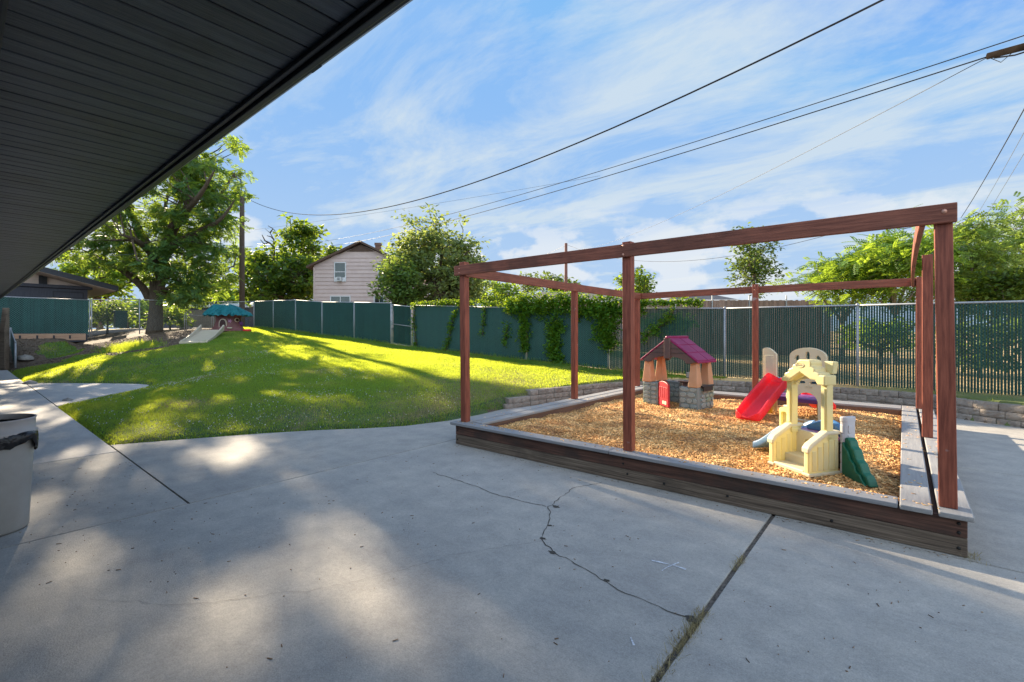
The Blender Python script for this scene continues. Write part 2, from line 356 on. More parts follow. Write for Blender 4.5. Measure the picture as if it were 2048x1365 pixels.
M['p_mulch'] = mat('bark_mulch', (0.10,0.07,0.05), (0.22,0.16,0.115), 3, 0.9, island=0.4)
M['p_tan'] = plast('tan_plastic', (0.66,0.40,0.22), (0.72,0.46,0.28), (0.85,0.36,0.06))
M['p_maroon'] = plast('maroon_plastic', (0.30,0.018,0.10), (0.36,0.032,0.13), (0.5,0.02,0.15))
M['p_brown'] = plast('brown_plastic', (0.115,0.068,0.062), (0.15,0.095,0.085))
M['p_door'] = plast('red_door_plastic', (0.42,0.016,0.03), (0.5,0.03,0.05), (0.6,0.03,0.03))
M['p_black'] = plast('black_plastic', (0.02,0.022,0.024))
M['p_teal'] = plast('teal_plastic', (0.01,0.17,0.20), (0.015,0.22,0.25), (0.02,0.3,0.35), 0.6)
M['p_bark'] = plast('brown_red_plastic', (0.15,0.055,0.055), (0.22,0.09,0.09), None, 0.6)
M['p_int'] = plast('dark_interior', (0.035,0.007,0.006))
M['p_ltan'] = plast('faded_tan_plastic', (0.52,0.45,0.33), (0.58,0.50,0.38))
M['can'] = plast('beige_bin_plastic', (0.30,0.28,0.25), (0.35,0.33,0.30), None, 0.55)
M['can_rim'] = plast('beige_rim_plastic', (0.38,0.35,0.33), None, None, 0.5)
M['bag'] = mat('black_bag', (0.010,0.010,0.012), None, rough=0.22, bump=0.8, bscale=9, bdist=0.03)
M['rock'] = mat('rock', (0.24,0.22,0.20), (0.36,0.33,0.29), 8, 0.9, 0.8, 12, bdist=0.03)
M['litter'] = mat('litter_chip', (0.16,0.085,0.045), (0.34,0.24,0.15), 1.5, 0.85, island=0.5)
# ---------------------------------------------------------------- terrain
PA = np.array([-60,-33.4,-30.5,-27.5,-24.3,-21.2,-18.1,-16.5,-10.2,-7,-3.6,1.7,60.0])
PZ = np.array([1.95,1.88,1.76,1.61,1.36,1.22,1.0,0.88,0.58,0.42,0.385,0.35,0.30])
CURVE = [(-8.6,1.4),(-8.35,1.9),(-8.1,2.4),(-7.75,3.1),(-7.3,3.8),(-6.85,4.35),(-6.5,4.9),(-6.28,5.7),(-6.28,6.5),(-6.35,7.25)]
WALL = [(-6.32,7.3),(-6.16,8.3),(-5.88,9.6),(-5.5,10.8),(-4.85,11.75),(-3.8,12.4),(-2.6,12.66),(-0.4,12.66),(0.25,12.45),(0.85,11.85),(1.5,11.45),(2.5,11.1),(6.0,10.3)]
TOE = [(-80,-8),(-29.3,-8),(-28.95,1.4)] + CURVE + WALL[1:] + [(60,10.0)]
def seg_dist(a, b, poly):
    d = np.full(a.shape, 1e9); 
    for (x0,y0),(x1,y1) in zip(poly[:-1], poly[1:]):
        dx, dy = x1-x0, y1-y0; t = np.clip(((a-x0)*dx+(b-y0)*dy)/(dx*dx+dy*dy), 0, 1)
        d = np.minimum(d, np.hypot(a-x0-t*dx, b-y0-t*dy))
    return d
def inside_poly(a, b, poly):
    c = np.zeros(a.shape, bool); n = len(poly)
    for i in range(n):
        x0,y0 = poly[i]; x1,y1 = poly[(i+1)%n]
        cond = ((y0 > b) != (y1 > b)); 
        with np.errstate(divide='ignore', invalid='ignore'):
            xi = (x1-x0)*(b-y0)/((y1-y0) if y1 != y0 else 1e-9)+x0
        c ^= cond & (a < xi)
    return c
PAVED = TOE + [(60,-80),(-80,-80)]
def vnoise(a, b, s, seed=0):
    return (np.sin(a*s*1.3+seed)*np.cos(b*s*1.1+seed*2.1)+np.sin(a*s*2.7+b*s*1.9+seed*3.3)*0.5+np.cos(b*s*3.1-a*s*2.2+seed)*0.35)/1.85
PADP = [(-14.0,1.4),(-15.2,2.36),(-16.0,3.1),(-16.8,3.62),(-17.4,3.74),(-18.0,3.6),(-19.05,2.94),(-20.3,1.95),(-20.9,1.4)]
def pad_e(a, b):
    d = seg_dist(a, b, PADP+[PADP[0]]); return 1.0+np.where(inside_poly(a, b, PADP), -d, d)/2.8
def lawn_h(a, b):
    P = np.interp(a, PA, PZ)
    b0 = np.interp(a, [-8.6,-8.1,-7.3,-6.5,-6.28], [1.4,2.4,3.6,4.6,5.2])
    t = np.clip((b-b0)/(12.9-b0), 0, 1)
    z = P*(1-(1-t)**2)
    e = pad_e(a, b)
    z = z*np.clip((e-0.98)/1.0, 0, 1)**0.8
    z = np.maximum(z, 1.22*np.clip((-a-28.7)/3.6, 0, 1)**0.8*np.clip((5.5-b)/2.0, 0, 1))
    z = z + 0.025*vnoise(a, b, 0.9, 2)*np.clip(t*6, 0, 1)
    z = np.where((a > -6.2) & (b > 8), np.maximum(z, np.interp(b, [8,9.5,10.5,12.9],[0.24,0.31,0.36,0.385])*1.0), z)
    return z
def ground_z(a, b):
    a = np.asarray(a, float); b = np.asarray(b, float)
    pv = inside_poly(a, b, PAVED); d = seg_dist(a, b, TOE)
    e = pad_e(a, b)
    pad = (e < 1.0)
    z = lawn_h(a, b)
    edge = np.clip(d/0.12, 0, 1); edge = np.minimum(edge, np.clip((e-1)/0.05, 0, 1))
    z = -0.07*(1-edge) + (z+0.012)*edge
    z = np.where(pv | pad, -0.07, z)
    return np.where(b > 13.4, np.interp(a, PA, PZ)+0.05*vnoise(a, b, 0.2, 1), z)
def gz(a, b): return float(ground_z(np.array([a]), np.array([b]))[0])
MULCH = [(-27.6,1.4),(-25.6,3.2),(-24.4,5.2),(-25.3,6.9),(-27.4,8.2),(-28.5,9.3),(-30.6,11.3),(-33.6,12.0),(-33.6,-3),(-29,-3),(-28.9,1.3)]
MPATCH = [((-27.3,5.2),1.5),((-30.5,3.2),1.1),((-26.6,3.5),0.9)]
def is_mulch(a, b):
    m = inside_poly(a+0.35*vnoise(a,b,2.2,5), b+0.35*vnoise(a,b,2.6,9), MULCH)
    for (x,y),r in MPATCH: m &= ~(np.hypot((a-x)*0.8, (b-y)*1.5) < r*(1+0.3*vnoise(a,b,3,4)))
    return m
def frange(*segs):
    out = []
    for a0, a1, st in segs: out += list(np.arange(a0, a1, st))
    return np.array(out)
ga = np.concatenate([-np.geomspace(1500, 45, 40), frange((-44,-34,0.6),(-34,-13,0.25),(-13,4,0.13)), np.geomspace(4, 1500, 40)])
gb = np.concatenate([-np.geomspace(1500, 3, 25), frange((-2.5,1.2,0.4),(1.2,13.4,0.13),(13.4,16,0.4)), np.geomspace(16, 1500, 50)])
GA, GB = np.meshgrid(ga, gb, indexing='ij'); GZ = ground_z(GA, GB)
nA, nB = GA.shape
idx = np.arange(nA*nB).reshape(nA, nB)
quads = np.stack([idx[:-1,:-1], idx[1:,:-1], idx[1:,1:], idx[:-1,1:]], -1).reshape(-1, 4)
ground = np_mesh('ground', np.stack([GA, GB, GZ], -1).reshape(-1, 3), quads, M['turf'], smooth=True)
ground.data.materials.append(M['mulch']); ground.data.materials.append(M['far_ground']); ground.data.materials.append(M['soil'])
ca = 0.25*(GA[:-1,:-1]+GA[1:,:-1]+GA[1:,1:]+GA[:-1,1:]).ravel(); cb = 0.25*(GB[:-1,:-1]+GB[1:,:-1]+GB[1:,1:]+GB[:-1,1:]).ravel()
mi = np.zeros(len(ca), np.int32); mi[is_mulch(ca, cb)] = 1
mi[(cb > 12.95) | (ca < -33.5)] = 2; mi[(ca < -33.5) & (cb < 22) & (ca > -60)] = 1; mi[(ca > -4.8) & (cb > 11) & (cb < 13)] = 2; mi[inside_poly(ca, cb, PAVED)] = 3; mi[(ca < -29) & (cb < 1.4) & (mi == 0)] = 1
ground.data.polygons.foreach_set('material_index', mi)
tag(ground, kind='structure')

# ---------------------------------------------------------------- concrete
def slab(polys, name, m, top=0.0):
    b = MB()
    for P in polys:
        n = len(P); b.add([(x,y,-0.1) for x,y in P]+[(x,y,top) for x,y in P], [tuple(range(n-1,-1,-1)), tuple(range(n,2*n))]+[(i,(i+1)%n,n+(i+1)%n,n+i) for i in range(n)])
    o = b.build(name, m, bevel=0.005); tag(o, kind='structure'); return o
def rc(a0,a1,b0,b1): return [(a0,b0),(a1,b0),(a1,b1),(a0,b1)]
G = 0.008
patio = slab([rc(-8.05+G,-5.11-G,-6,1.4-G), rc(-5.11+G,-0.875-0.016,-6,4.95), rc(-0.875+0.016,9,-6,4.56-G),
    rc(-0.858,9,4.56+G,7.61-G), rc(-0.6,9,7.61+G,13.2),
    [(x+0.0,y) for x,y in [(-8.6+G,1.4+G)]+CURVE[1:]+[(-6.1,8.3),(-5.8,9.6),(-5.4,10.6),(-5.11-G,10.6),(-5.11-G,1.4+G)]]], 'patio', M['concrete'])
walk = slab([rc(-8.05-G-2.95*(k+1)+G, -8.05-G-2.95*k-G, -6, 1.4-G) for k in range(7)], 'sidewalk', M['walk'])
pad = slab([[(p[0],p[1]+G) for p in PADP]], 'path', M['walk'])
fill = MB()
for (a0,a1,b0,b1) in ((-0.90,-0.85,-3,4.6),(-5.13,-5.09,-3,4.7),(-8.65,-5.1,1.38,1.42),(0.3,9,4.54,4.58),(0.3,9,7.59,7.63)): fill.box(a0,a1,b0,b1,-0.06,-0.013)
fill.build('joint_dirt', M['joint'], patio)
# cracks and chalk, in plan metres
def gpt(px, py): Y = H*F/(py-664); return w2((px-1024)/F*Y, Y)
def ribbon(name, pts, w, m, seed, wj=0.5, z=0.003):
    r = random.Random(seed); P = [Vector((*p, 0)) for p in pts]; fine = []
    for p, q in zip(P[:-1], P[1:]):
        L_ = (q-p).length; n = max(1, int(L_/0.045))
        for i in range(n):
            t = i/n; s = (q-p).normalized(); c = p.lerp(q, t)+Vector((-s.y, s.x, 0))*r.uniform(-1,1)*min(0.012, L_*0.08); fine.append(c)
    fine.append(P[-1]); V = []; Fs = []
    for i, c in enumerate(fine):
        s = (fine[min(i+1,len(fine)-1)]-fine[max(i-1,0)]).normalized(); nrm = Vector((-s.y, s.x, 0))
        ww = w(i/len(fine)) if callable(w) else w; ww *= r.uniform(1-wj, 1+wj)*0.5
        V += [c-nrm*ww+Vector((0,0,z)), c+nrm*ww+Vector((0,0,z))]
        if i: Fs.append((2*i-2, 2*i, 2*i+1, 2*i-1))
    return link_mesh(name, V, Fs, m, patio)
cr = [gpt(*p) for p in ((1205,965),(1178,971),(1150,975),(1132,988),(1118,998),(1098,1014),(1101,1042),(1090,1062),(1084,1080),(1110,1108),(1140,1122),(1160,1133),(1210,1165),(1250,1188),(1300,1207),(1370,1235),(1402,1246))]
ribbon('crack', cr, 0.006, M['crack'], 1, 0.6)
ribbon('crack', [gpt(*p) for p in ((865,946),(895,955),(930,966),(1000,992),(1050,1004),(1092,1014))], 0.006, M['crack'], 2, 0.5)
ribbon('crack', [gpt(*p) for p in ((1085,1083),(1000,1096),(900,1112),(800,1142),(700,1165),(620,1182),(560,1187),(500,1196),(420,1207),(340,1210),(260,1202),(180,1200))], 0.0022, M['hair'], 3, 0.5)
for i, (px, py, rr) in enumerate(((1112,1014,0.045),(1100,1052,0.028),(1086,1078,0.035),(1106,1106,0.04),(1385,1240,0.06),(1213,1162,0.025))):
    c = gpt(px, py); r_ = random.Random(i); n = 11
    V = [(c[0]+rr*r_.uniform(0.45,1.1)*math.cos(2*math.pi*k/n), c[1]+0.6*rr*r_.uniform(0.45,1.1)*math.sin(2*math.pi*k/n), 0.0035) for k in range(n)]
    link_mesh('chipped_spot', V, [tuple(range(n))], M['crack'], patio)
ribbon('chalk_mark', [gpt(1303,1122), gpt(1340,1131), gpt(1372,1140)], 0.014, M['chalk'], 5, 0.6)
ribbon('chalk_mark', [gpt(1325,1143), gpt(1342,1132), gpt(1358,1126)], 0.012, M['chalk'], 6, 0.6)
ribbon('chalk_mark', [gpt(1262,1276), gpt(1268,1292)], 0.010, M['chalk'], 7, 0.6)

# ---------------------------------------------------------------- eave / building over the camera
ZS = 2.6
bld = empty('school_building', (-10, 0, 0), label='dark painted building with a long black boarded eave and gutter overhead', cat='building')
def bb(): return MB()
off = TM(10, 0, 0)   # children are in the building's own frame (origin at a=-10)
def lx(a): return a+10
b = bb(); a = -30.0; k = 0
while a < 3.0:
    b.box(lx(a), lx(a+0.0965), 0.09, 0.815, ZS+(0.001 if k%2 else 0), ZS+0.02); b.box(lx(a), lx(a+0.099), -2.6, -0.11, ZS+(0.001 if k%2 else 0), ZS+0.02); a += 0.104; k += 1
b.build('soffit', M['soffit'], bld, bevel=0.003)
bb().box(lx(-30), lx(3), -2.6, 0.82, ZS+0.021, ZS+0.04).build('soffit_backing', M['fascia'], bld)
bb().box(lx(-30), lx(3), -0.11, 0.088, 2.44, ZS+0.019).build('beam', M['bldwall'], bld, bevel=0.01)
bb().box(lx(-30), lx(3), 0.822, 0.845, ZS-0.035, ZS+0.16).box(lx(-30), lx(3), 0.80, 0.8205, ZS-0.02, ZS-0.002).build('fascia', M['fascia'], bld, bevel=0.004)
prof = [(0.846,ZS+0.13),(0.846,ZS+0.0),(0.880,ZS-0.002),(0.898,ZS+0.012),(0.906,ZS+0.05),(0.928,ZS+0.075),(0.935,ZS+0.13),(0.925,ZS+0.13),(0.90,ZS+0.06),(0.87,ZS+0.012),(0.856,ZS+0.012),(0.856,ZS+0.13)]
g = MB(); n = len(prof)
for a0, a1 in ((-30,-8.15),(-8.13,-1.72),(-1.70,3.0)):
    g.add([(lx(a0),y,z) for y,z in prof]+[(lx(a1),y,z) for y,z in prof], [tuple(range(n)), tuple(range(2*n-1,n-1,-1))]+[(i,n+i,n+(i+1)%n,(i+1)%n) for i in range(n)])
for a0 in (-8.14,-1.71):
    s = 1.0
    g.box(lx(a0-0.035), lx(a0+0.035), 0.846, 0.885, ZS-0.004, ZS+0.002)
g.build('gutter', M['fascia'], bld)
bb().add([(lx(-30.2),0.86,ZS+0.17),(lx(3.2),0.86,ZS+0.17),(lx(3.2),-6,ZS+1.3),(lx(-30.2),-6,ZS+1.3),(lx(-30.2),0.86,ZS+0.20),(lx(3.2),0.86,ZS+0.20),(lx(3.2),-6,ZS+1.35),(lx(-30.2),-6,ZS+1.35)],
    [(3,2,1,0),(4,5,6,7),(0,1,5,4),(1,2,6,5),(2,3,7,6),(3,0,4,7)]).build('roof', M['shingle'], bld)
bb().box(lx(-30), lx(3), -2.8, -2.62, 0.001, ZS+0.02).build('wall', M['bldwall'], bld)
for aa in (-13.5,-20.5,-27.5): bb().box(lx(aa), lx(aa+0.12), -0.06, 0.06, 0.001, 2.439).build('post', M['bldwall'], bld)

# ---------------------------------------------------------------- planter box with frame
BX = empty('sandbox_frame', (-2.3, 7.6, 0), label='reddish wooden play box with grey bench rim and open post and beam frame', cat='play area frame')
O = Matrix.Translation((2.3, -7.6, 0))
def pb(a0,a1,b0,b1,z0,z1): return MB().box(a0,a1,b0,b1,z0,z1,O)
A0, A1, B0, B1 = -4.90, 0.345, 4.59, 10.60
pb(A0,A1,B0,B0+0.038,0.138,0.272).build('side_board', M['board_top'], BX, bevel=0.005, label='upper front board with flaking dark red stain')
pb(A0,A1,B0,B0+0.038,0.004,0.135).build('side_board', M['board_low'], BX, bevel=0.005, label='lower front board weathered to bare brown wood')
for (x0,x1,y0,y1) in ((A0,A0+0.038,B0+0.039,B1),(A1-0.038,A1,B0+0.039,B1),(A0+0.039,A1-0.039,B1-0.038,B1),(-4.60,-4.562,4.88,10.24),(-0.018,0.02,4.88,10.24),(-4.561,-0.019,10.24,10.278),(-4.561,-0.019,4.735,4.772)):
    for z0,z1 in ((0.004,0.135),(0.138,0.272)): pb(x0,x1,y0,y1,z0,z1).build('side_board', M['board_side'], BX, bevel=0.005)
ZT = 0.273
def plank(a0,a1,b0,b1,m,z=ZT):
    pb(a0,a1,b0,b1,z,z+0.038).build('bench_plank', M[m], BX, bevel=0.008)
for (a0,a1) in ((-4.975,-2.46),(-2.452,-0.035)):
    plank(a0,a1,4.545,4.69,'bench_a'); 
plank(-4.74,-2.1,4.696,4.765,'bench_a',ZT-0.008); plank(-2.092,-0.035,4.696,4.765,'bench_a',ZT-0.008)
for (b0,b1) in ((4.70,7.6),(7.608,10.64)): plank(-4.955,-4.772,b0,b1,'bench_b')
for (b0,b1) in ((4.772,7.3),(7.308,10.24)): plank(-4.736,-4.555,b0,b1,'bench_b')
for (b0,b1) in ((4.535,7.45),(7.458,10.64)):
    plank(-0.025,0.160,b0,b1,'bench_b'); plank(0.192,0.378,b0,b1,'bench_b')
for (a0,a1) in ((-4.74,-2.4),(-2.392,-0.03)):
    plank(a0,a1,10.245,10.43,'bench_a'); plank(a0,a1,10.45,10.635,'bench_a')
pb(-0.017,0.30,4.64,10.55,0.20,0.21).box(0.16,0.192,4.6,10.6,0.211,0.235,O).build('bench_bearer', M['board_side'], BX)
posts = [(-4.895,-4.806,4.66,4.749,2.60,0,0),(-2.345,-2.256,4.66,4.749,2.575,0,0),(0.175,0.264,4.66,4.749,2.535,0,0),
         (-4.895,-4.806,7.60,7.689,2.53,0,0),(-4.895,-4.806,10.36,10.449,2.50,0,0),(-2.345,-2.256,10.35,10.439,2.56,0,0),
         (0.160,0.249,10.35,10.439,2.52,0,0),(0.175,0.264,7.60,7.689,2.54,0,0)]
leans = [(0.028,0.0),(0.012,0),(0.028,0.0),(0,0),(-0.0,0),(0,0),(0,0),(0.0,0)]
for (a0,a1,b0,b1,zt,_,_),(la,lb) in zip(posts, leans):
    a0-=0.004; a1+=0.008; b1+=0.006
    V = [(a0+la,b0+lb),(a1+la,b0+lb),(a1+la,b1+lb),(a0+la,b1+lb)]; T = [(a0,b0),(a1,b0),(a1,b1),(a0,b1)]
    MB().add([O@Vector((x,y,0.312)) for x,y in V]+[O@Vector((x,y,zt)) for x,y in T], [(3,2,1,0),(4,5,6,7),(0,1,5,4),(1,2,6,5),(2,3,7,6),(3,0,4,7)]).build('post', M['stain_z'], BX, bevel=0.005)
def beam(p, q, m, sag=None, th=0.038, h=0.14):
    b = MB(); n = 14; P = Vector(p); Q = Vector(q); d = (Q-P).normalized(); s = Vector((-d.y, d.x, 0))
    V = []
    for i in range(n+1):
        t = i/n; c = P.lerp(Q, t)
        if sag: c += s*sag[0]*4*t*(1-t)+Vector((0,0,sag[1]*4*t*(1-t)))
        for sx, sz in ((-1,0),(1,0),(1,1),(-1,1)): V.append(O@(c+s*sx*th/2+Vector((0,0,sz*h))))
    Fs = [(0,1,2,3), tuple(4*n+k for k in (3,2,1,0))]
    for i in range(n):
        for k in range(4): Fs.append((4*i+k, 4*i+4+k, 4*i+4+(k+1)%4, 4*i+(k+1)%4))
    return b.add(V, Fs).build('beam', m, BX, bevel=0.006)
bf = beam((-4.97,4.638,2.405),(0.295,4.638,2.392),M['stain_a'],(0,0.006))
bl = beam((-4.785,4.66,2.385),(-4.785,10.52,2.372),M['stain_b'],(0,-0.012))
br = beam((0.105,4.662,2.388),(0.118,10.52,2.36),M['stain_b'],(0.02,0.012))
bk = beam((-4.76,10.46,2.372),(0.30,10.46,2.372),M['stain_a'],(0,0.01))
def bolt(a, b_, z, par, m='copper', r=0.017, ax='b'):
    mb = MB(); c = O@Vector((a,b_,z))
    prf = [(r,0),(r*0.95,0.004),(r*0.5,0.009),(0.001,0.010)]; V=[];n=12
    for (rr,h) in prf:
        for k in range(n):
            t=2*math.pi*k/n; V.append(c+(Vector((rr*math.cos(t),-h,rr*math.sin(t)))))
    mb.add(V,[(i*n+k,(i+1)*n+k,(i+1)*n+(k+1)%n,i*n+(k+1)%n) for i in range(3) for k in range(n)]).build('bolt', M[m], par, smooth=True)
for (a, z, r) in ((0.225,2.475,0.017),(-2.315,2.525,0.013),(-2.315,2.43,0.013),(-4.86,2.50,0.010),(-4.86,2.44,0.010)): bolt(a,4.6185,z,bf,'copper',r)
for (a, z) in ((0.30,0.235),(0.30,0.17),(0.30,0.06),(-0.45,0.06),(-1.25,0.08),(-2.3,0.19),(-2.3,0.245),(-2.25,0.09),(-1.85,0.07),(-4.86,0.2),(-4.86,0.07)): bolt(a,4.5895,z,BX.children[0],'darkbolt',0.012)
for z in (2.52,2.44): bolt(-2.3,10.349,z,bk,'copper',0.010)
# chip bed + chips
nx, ny = 120, 140
xa = np.linspace(-4.561,-0.019,nx); yb = np.linspace(4.77,10.24,ny); XA, YB = np.meshgrid(xa, yb, indexing='ij')
def chip_h(a, b):
    e = np.minimum.reduce([a+4.56, -0.02-a, b-4.77, 10.24-b])
    return 0.205+0.020*vnoise(a,b,2.6,4)+0.013*vnoise(a,b,8,1)-0.02*np.exp(-e*5)+0.02*np.exp(-((a+4.3)**2+(b-5.2)**2)*3)
ZB = chip_h(XA, YB); ii = np.arange(nx*ny).reshape(nx,ny)
qd = np.stack([ii[:-1,:-1],ii[1:,:-1],ii[1:,1:],ii[:-1,1:]],-1).reshape(-1,4)
tag(np_mesh('chip_bed', np.stack([XA,YB,ZB],-1).reshape(-1,3), qd, M['chip_base'], smooth=True), kind='structure')
def boxes_proto():
    P = np.array([(-.5,-.5,0),(.5,-.5,0),(.5,.5,0),(-.5,.5,0),(-.5,-.5,1),(.5,-.5,1),(.5,.5,1),(-.5,.5,1)], float)
    Fq = np.array([(3,2,1,0),(4,5,6,7),(0,1,5,4),(1,2,6,5),(2,3,7,6),(3,0,4,7)]); return P, Fq
def rand_frames(n, tilt):
    z = unit(np.stack([rng.normal(0,tilt,n), rng.normal(0,tilt,n), np.ones(n)],-1))
    t = rng.uniform(0,2*np.pi,n); h = np.stack([np.cos(t),np.sin(t),np.zeros(n)],-1)
    x = unit(h-z*np.sum(h*z,-1,keepdims=True)); y = np.cross(z,x); return x,y,z
P8, F6 = boxes_proto()
n = 46000
# denser towards the camera side so the chips stay readable there
u = rng.uniform(0,1,n)**1.25; pa = rng.uniform(-4.55,-0.03,n); pbb = 4.785+u*5.44
x,y,z = rand_frames(n,0.6)
ln = rng.uniform(0.018,0.05,n); wd = rng.uniform(0.006,0.016,n); th = rng.uniform(0.002,0.005,n)
pos = np.stack([pa,pbb,chip_h(pa,pbb)+rng.uniform(-0.002,0.012,n)],-1)
tag(scatter('wood_chips', P8, F6, pos, x*ln[:,None], y*wd[:,None], z*th[:,None], M['chip']), 'orange brown wood chips filling the play box', 'wood chips', kind='stuff')
n=260; pa=np.concatenate([rng.uniform(-4.9,0.3,120),rng.choice([-4.65,0.07,0.28,-4.85],140)+rng.normal(0,0.04,140)]); pbb=np.concatenate([4.60+np.abs(rng.normal(0.05,0.05,120)),rng.uniform(4.8,10.5,140)])
x,y,z = rand_frames(n,0.05); ln=rng.uniform(0.012,0.035,n); wd=rng.uniform(0.004,0.010,n); th=np.full(n,0.003)
pbb[:120]=np.minimum(pbb[:120],4.68)
tag(scatter('spilled_chips', P8, F6, np.stack([pa,pbb,np.full(n,0.3115)],-1), x*ln[:,None], y*wd[:,None], z*th[:,None], M['chip']), 'few wood chips spilled onto the grey bench planks', 'wood chips', kind='stuff')
# chips and twigs lying on the concrete, chips spilled on the mulch slope
n = 420; pa = np.concatenate([rng.uniform(-8,-4,120), rng.uniform(-5,1.5,300)]); pbb = np.concatenate([rng.uniform(0.3,1.4,120), rng.uniform(0.8,4.5,300)])
extra = [gpt(*p) for p in ((145,990),(150,985),(160,1003),(140,995),(170,1001),(155,1010),(165,992),(135,1012),(150,1020),(175,1010))]
q1=rng.uniform(-4.9,0.3,150); pa = np.concatenate([pa,q1]); pbb = np.concatenate([pbb,4.56-np.abs(rng.normal(0,0.05,150))])
pa = np.concatenate([pa,[e[0] for e in extra]]); pbb = np.concatenate([pbb,[e[1] for e in extra]]); n = len(pa)
x,y,z = rand_frames(n,0.05); ln = rng.uniform(0.006,0.032,n)*rng.choice([0.4,1],n,p=[.7,.3]); wd = rng.uniform(0.002,0.0055,n); th = np.full(n,0.003)
tag(scatter('litter', P8, F6, np.stack([pa,pbb,np.full(n,0.001)],-1), x*ln[:,None], y*wd[:,None], z*th[:,None], M['litter']), 'stray twigs and wood chips lying on the patio concrete', 'litter', kind='stuff')
n = 14000; pa = rng.uniform(-33.3,-24,n); pbb = rng.uniform(0.2,12,n); k = is_mulch(pa,pbb); pa=pa[k]; pbb=pbb[k]; n=len(pa)
x,y,z = rand_frames(n,0.3); ln = rng.uniform(0.04,0.12,n); wd = rng.uniform(0.02,0.04,n); th = np.full(n,0.008)
tag(scatter('mulch', P8, F6, np.stack([pa,pbb,ground_z(pa,pbb)+0.002],-1), x*ln[:,None], y*wd[:,None], z*th[:,None], M['p_mulch']), 'dull brown bark mulch on the bare slope', 'mulch', kind='stuff')

# ---------------------------------------------------------------- grass
def blades(pa, pbb, zz, hgt, wid, lean):
    n = len(pa); t = rng.uniform(0,2*np.pi,n); x = np.stack([np.cos(t),np.sin(t),np.zeros(n)],-1)
    up = unit(np.stack([rng.normal(0,lean,n),rng.normal(0,lean,n),np.ones(n)],-1)); nrm = np.cross(x, up)
    return np.stack([pa,pbb,zz],-1), x*wid[:,None], nrm*(hgt*rng.uniform(-0.5,0.5,n))[:,None], up*hgt[:,None]
BP = np.array([(-.5,0,0),(.5,0,0),(0.32,0.35,0.6),(-0.32,0.35,0.6),(0.03,1,1)],float)
BF4 = np.array([(0,1,2,3),(3,2,4,4)])
BP4 = np.array([(-.5,0,0),(.5,0,0),(0.22,0.6,0.85),(-0.22,0.6,0.85)],float); BQ = np.array([(0,1,2,3)])
def lawn_mask(a, b):
    e = pad_e(a, b)
    return (~inside_poly(a,b,PAVED)) & (e > 1.005) & (~is_mulch(a,b)) & (b < 12.88) & (a > -33.3)
def sample(n, a0,a1,b0,b1):
    a = rng.uniform(a0,a1,n); b = rng.uniform(b0,b1,n); k = lawn_mask(a,b); return a[k], b[k]
parts_a = []; parts_b = []; hs = []
for (a0,a1,n) in ((-9,-3.5,300000),(-14,-9,260000),(-20,-14,150000),(-27,-20,100000),(-33.3,-27,60000),(-3.5,3,5000)):
    a, b = sample(n, a0, a1, 1.4, 12.88)
    Yd = -SY*a+CY*b; keep = rng.uniform(0,1,len(a)) < np.clip((11/np.maximum(Yd,1))**1.5,0.15,1) if a0 > -14 else np.ones(len(a),bool)
    parts_a.append(a[keep]); parts_b.append(b[keep])
pa = np.concatenate(parts_a); pbb = np.concatenate(parts_b)
DRY = ((-7.0,6.6,0.6,0.8),(-7.3,8.9,0.9,0.8),(-8.4,7.6,1.1,0.6),(-6.7,5.3,0.3,0.6),(-9.6,9.9,1.4,0.5),(-6.4,10.4,0.6,1.0),(-8.0,3.9,0.6,0.5),(-12.5,6.5,0.7,0.4),(-15.5,4.6,0.6,0.4),(-11,3.0,0.6,0.4))
dd = sum(np.exp(-(((pa-c0_)/s0_)**2+((pbb-c1_)/s1_)**2)) for c0_,c1_,s0_,s1_ in DRY)
kk = rng.uniform(0,1,len(pa)) > 0.72*np.clip(dd*(0.75+0.5*vnoise(pa,pbb,4,2)),0,1); pa=pa[kk]; pbb=pbb[kk]; Yd = -SY*pa+CY*pbb
thin = vnoise(pa,pbb,1.7,3)*0.5+vnoise(pa,pbb,0.8,8)*0.5
hg = (0.036+0.016*np.clip(thin,-0.8,1))*rng.uniform(0.6,1.4,len(pa))*np.clip(Yd/11,1,1.7)
wd = np.clip(0.0055*Yd/8,0.0055,0.017)*rng.uniform(0.7,1.3,len(pa))
print('blades', len(pa))
pos,tx,ty,tz = blades(pa,pbb,ground_z(pa,pbb)-0.004,hg,wd,0.34)
tag(scatter('grass', BP4, BQ, pos, tx,ty,tz, M['blade']), 'short mown lawn grass on the slope beside the fence', 'grass', kind='stuff')
# ragged taller grass: lawn edge, fence foot, wall foot, strip behind the wall
A=[];B=[];Hh=[]
n=4300; t=rng.uniform(-33,-4.5,n); A.append(t); B.append(12.8-np.abs(rng.normal(0,0.10,n))); Hh.append(rng.uniform(0.06,0.22,n))
n=4200; seg=rng.uniform(0,1,n)*(len(CURVE)-1); i=seg.astype(int); f=seg-i; cx=np.array([c[0] for c in CURVE]); cy=np.array([c[1] for c in CURVE])
A.append(cx[i]*(1-f)+cx[np.minimum(i+1,len(CURVE)-1)]*f-rng.normal(0.02,0.05,n)); B.append(cy[i]*(1-f)+cy[np.minimum(i+1,len(CURVE)-1)]*f+rng.normal(0.02,0.03,n)); Hh.append(rng.uniform(0.02,0.06,n))
n=3000; A.append(rng.uniform(-26.5,-8.6,n)); B.append(1.42+np.abs(rng.normal(0,0.04,n))); Hh.append(rng.uniform(0.03,0.07,n))
n=2200; A.append(rng.normal(-27.3,0.9,n)); B.append(rng.normal(5.2,0.5,n)); Hh.append(rng.uniform(0.08,0.3,n))
A=np.concatenate(A);B=np.concatenate(B);Hh=np.concatenate(Hh); e=pad_e(A, B); k=(e>1.0)&~inside_poly(A,B,PAVED); A=A[k];B=B[k];Hh=Hh[k]
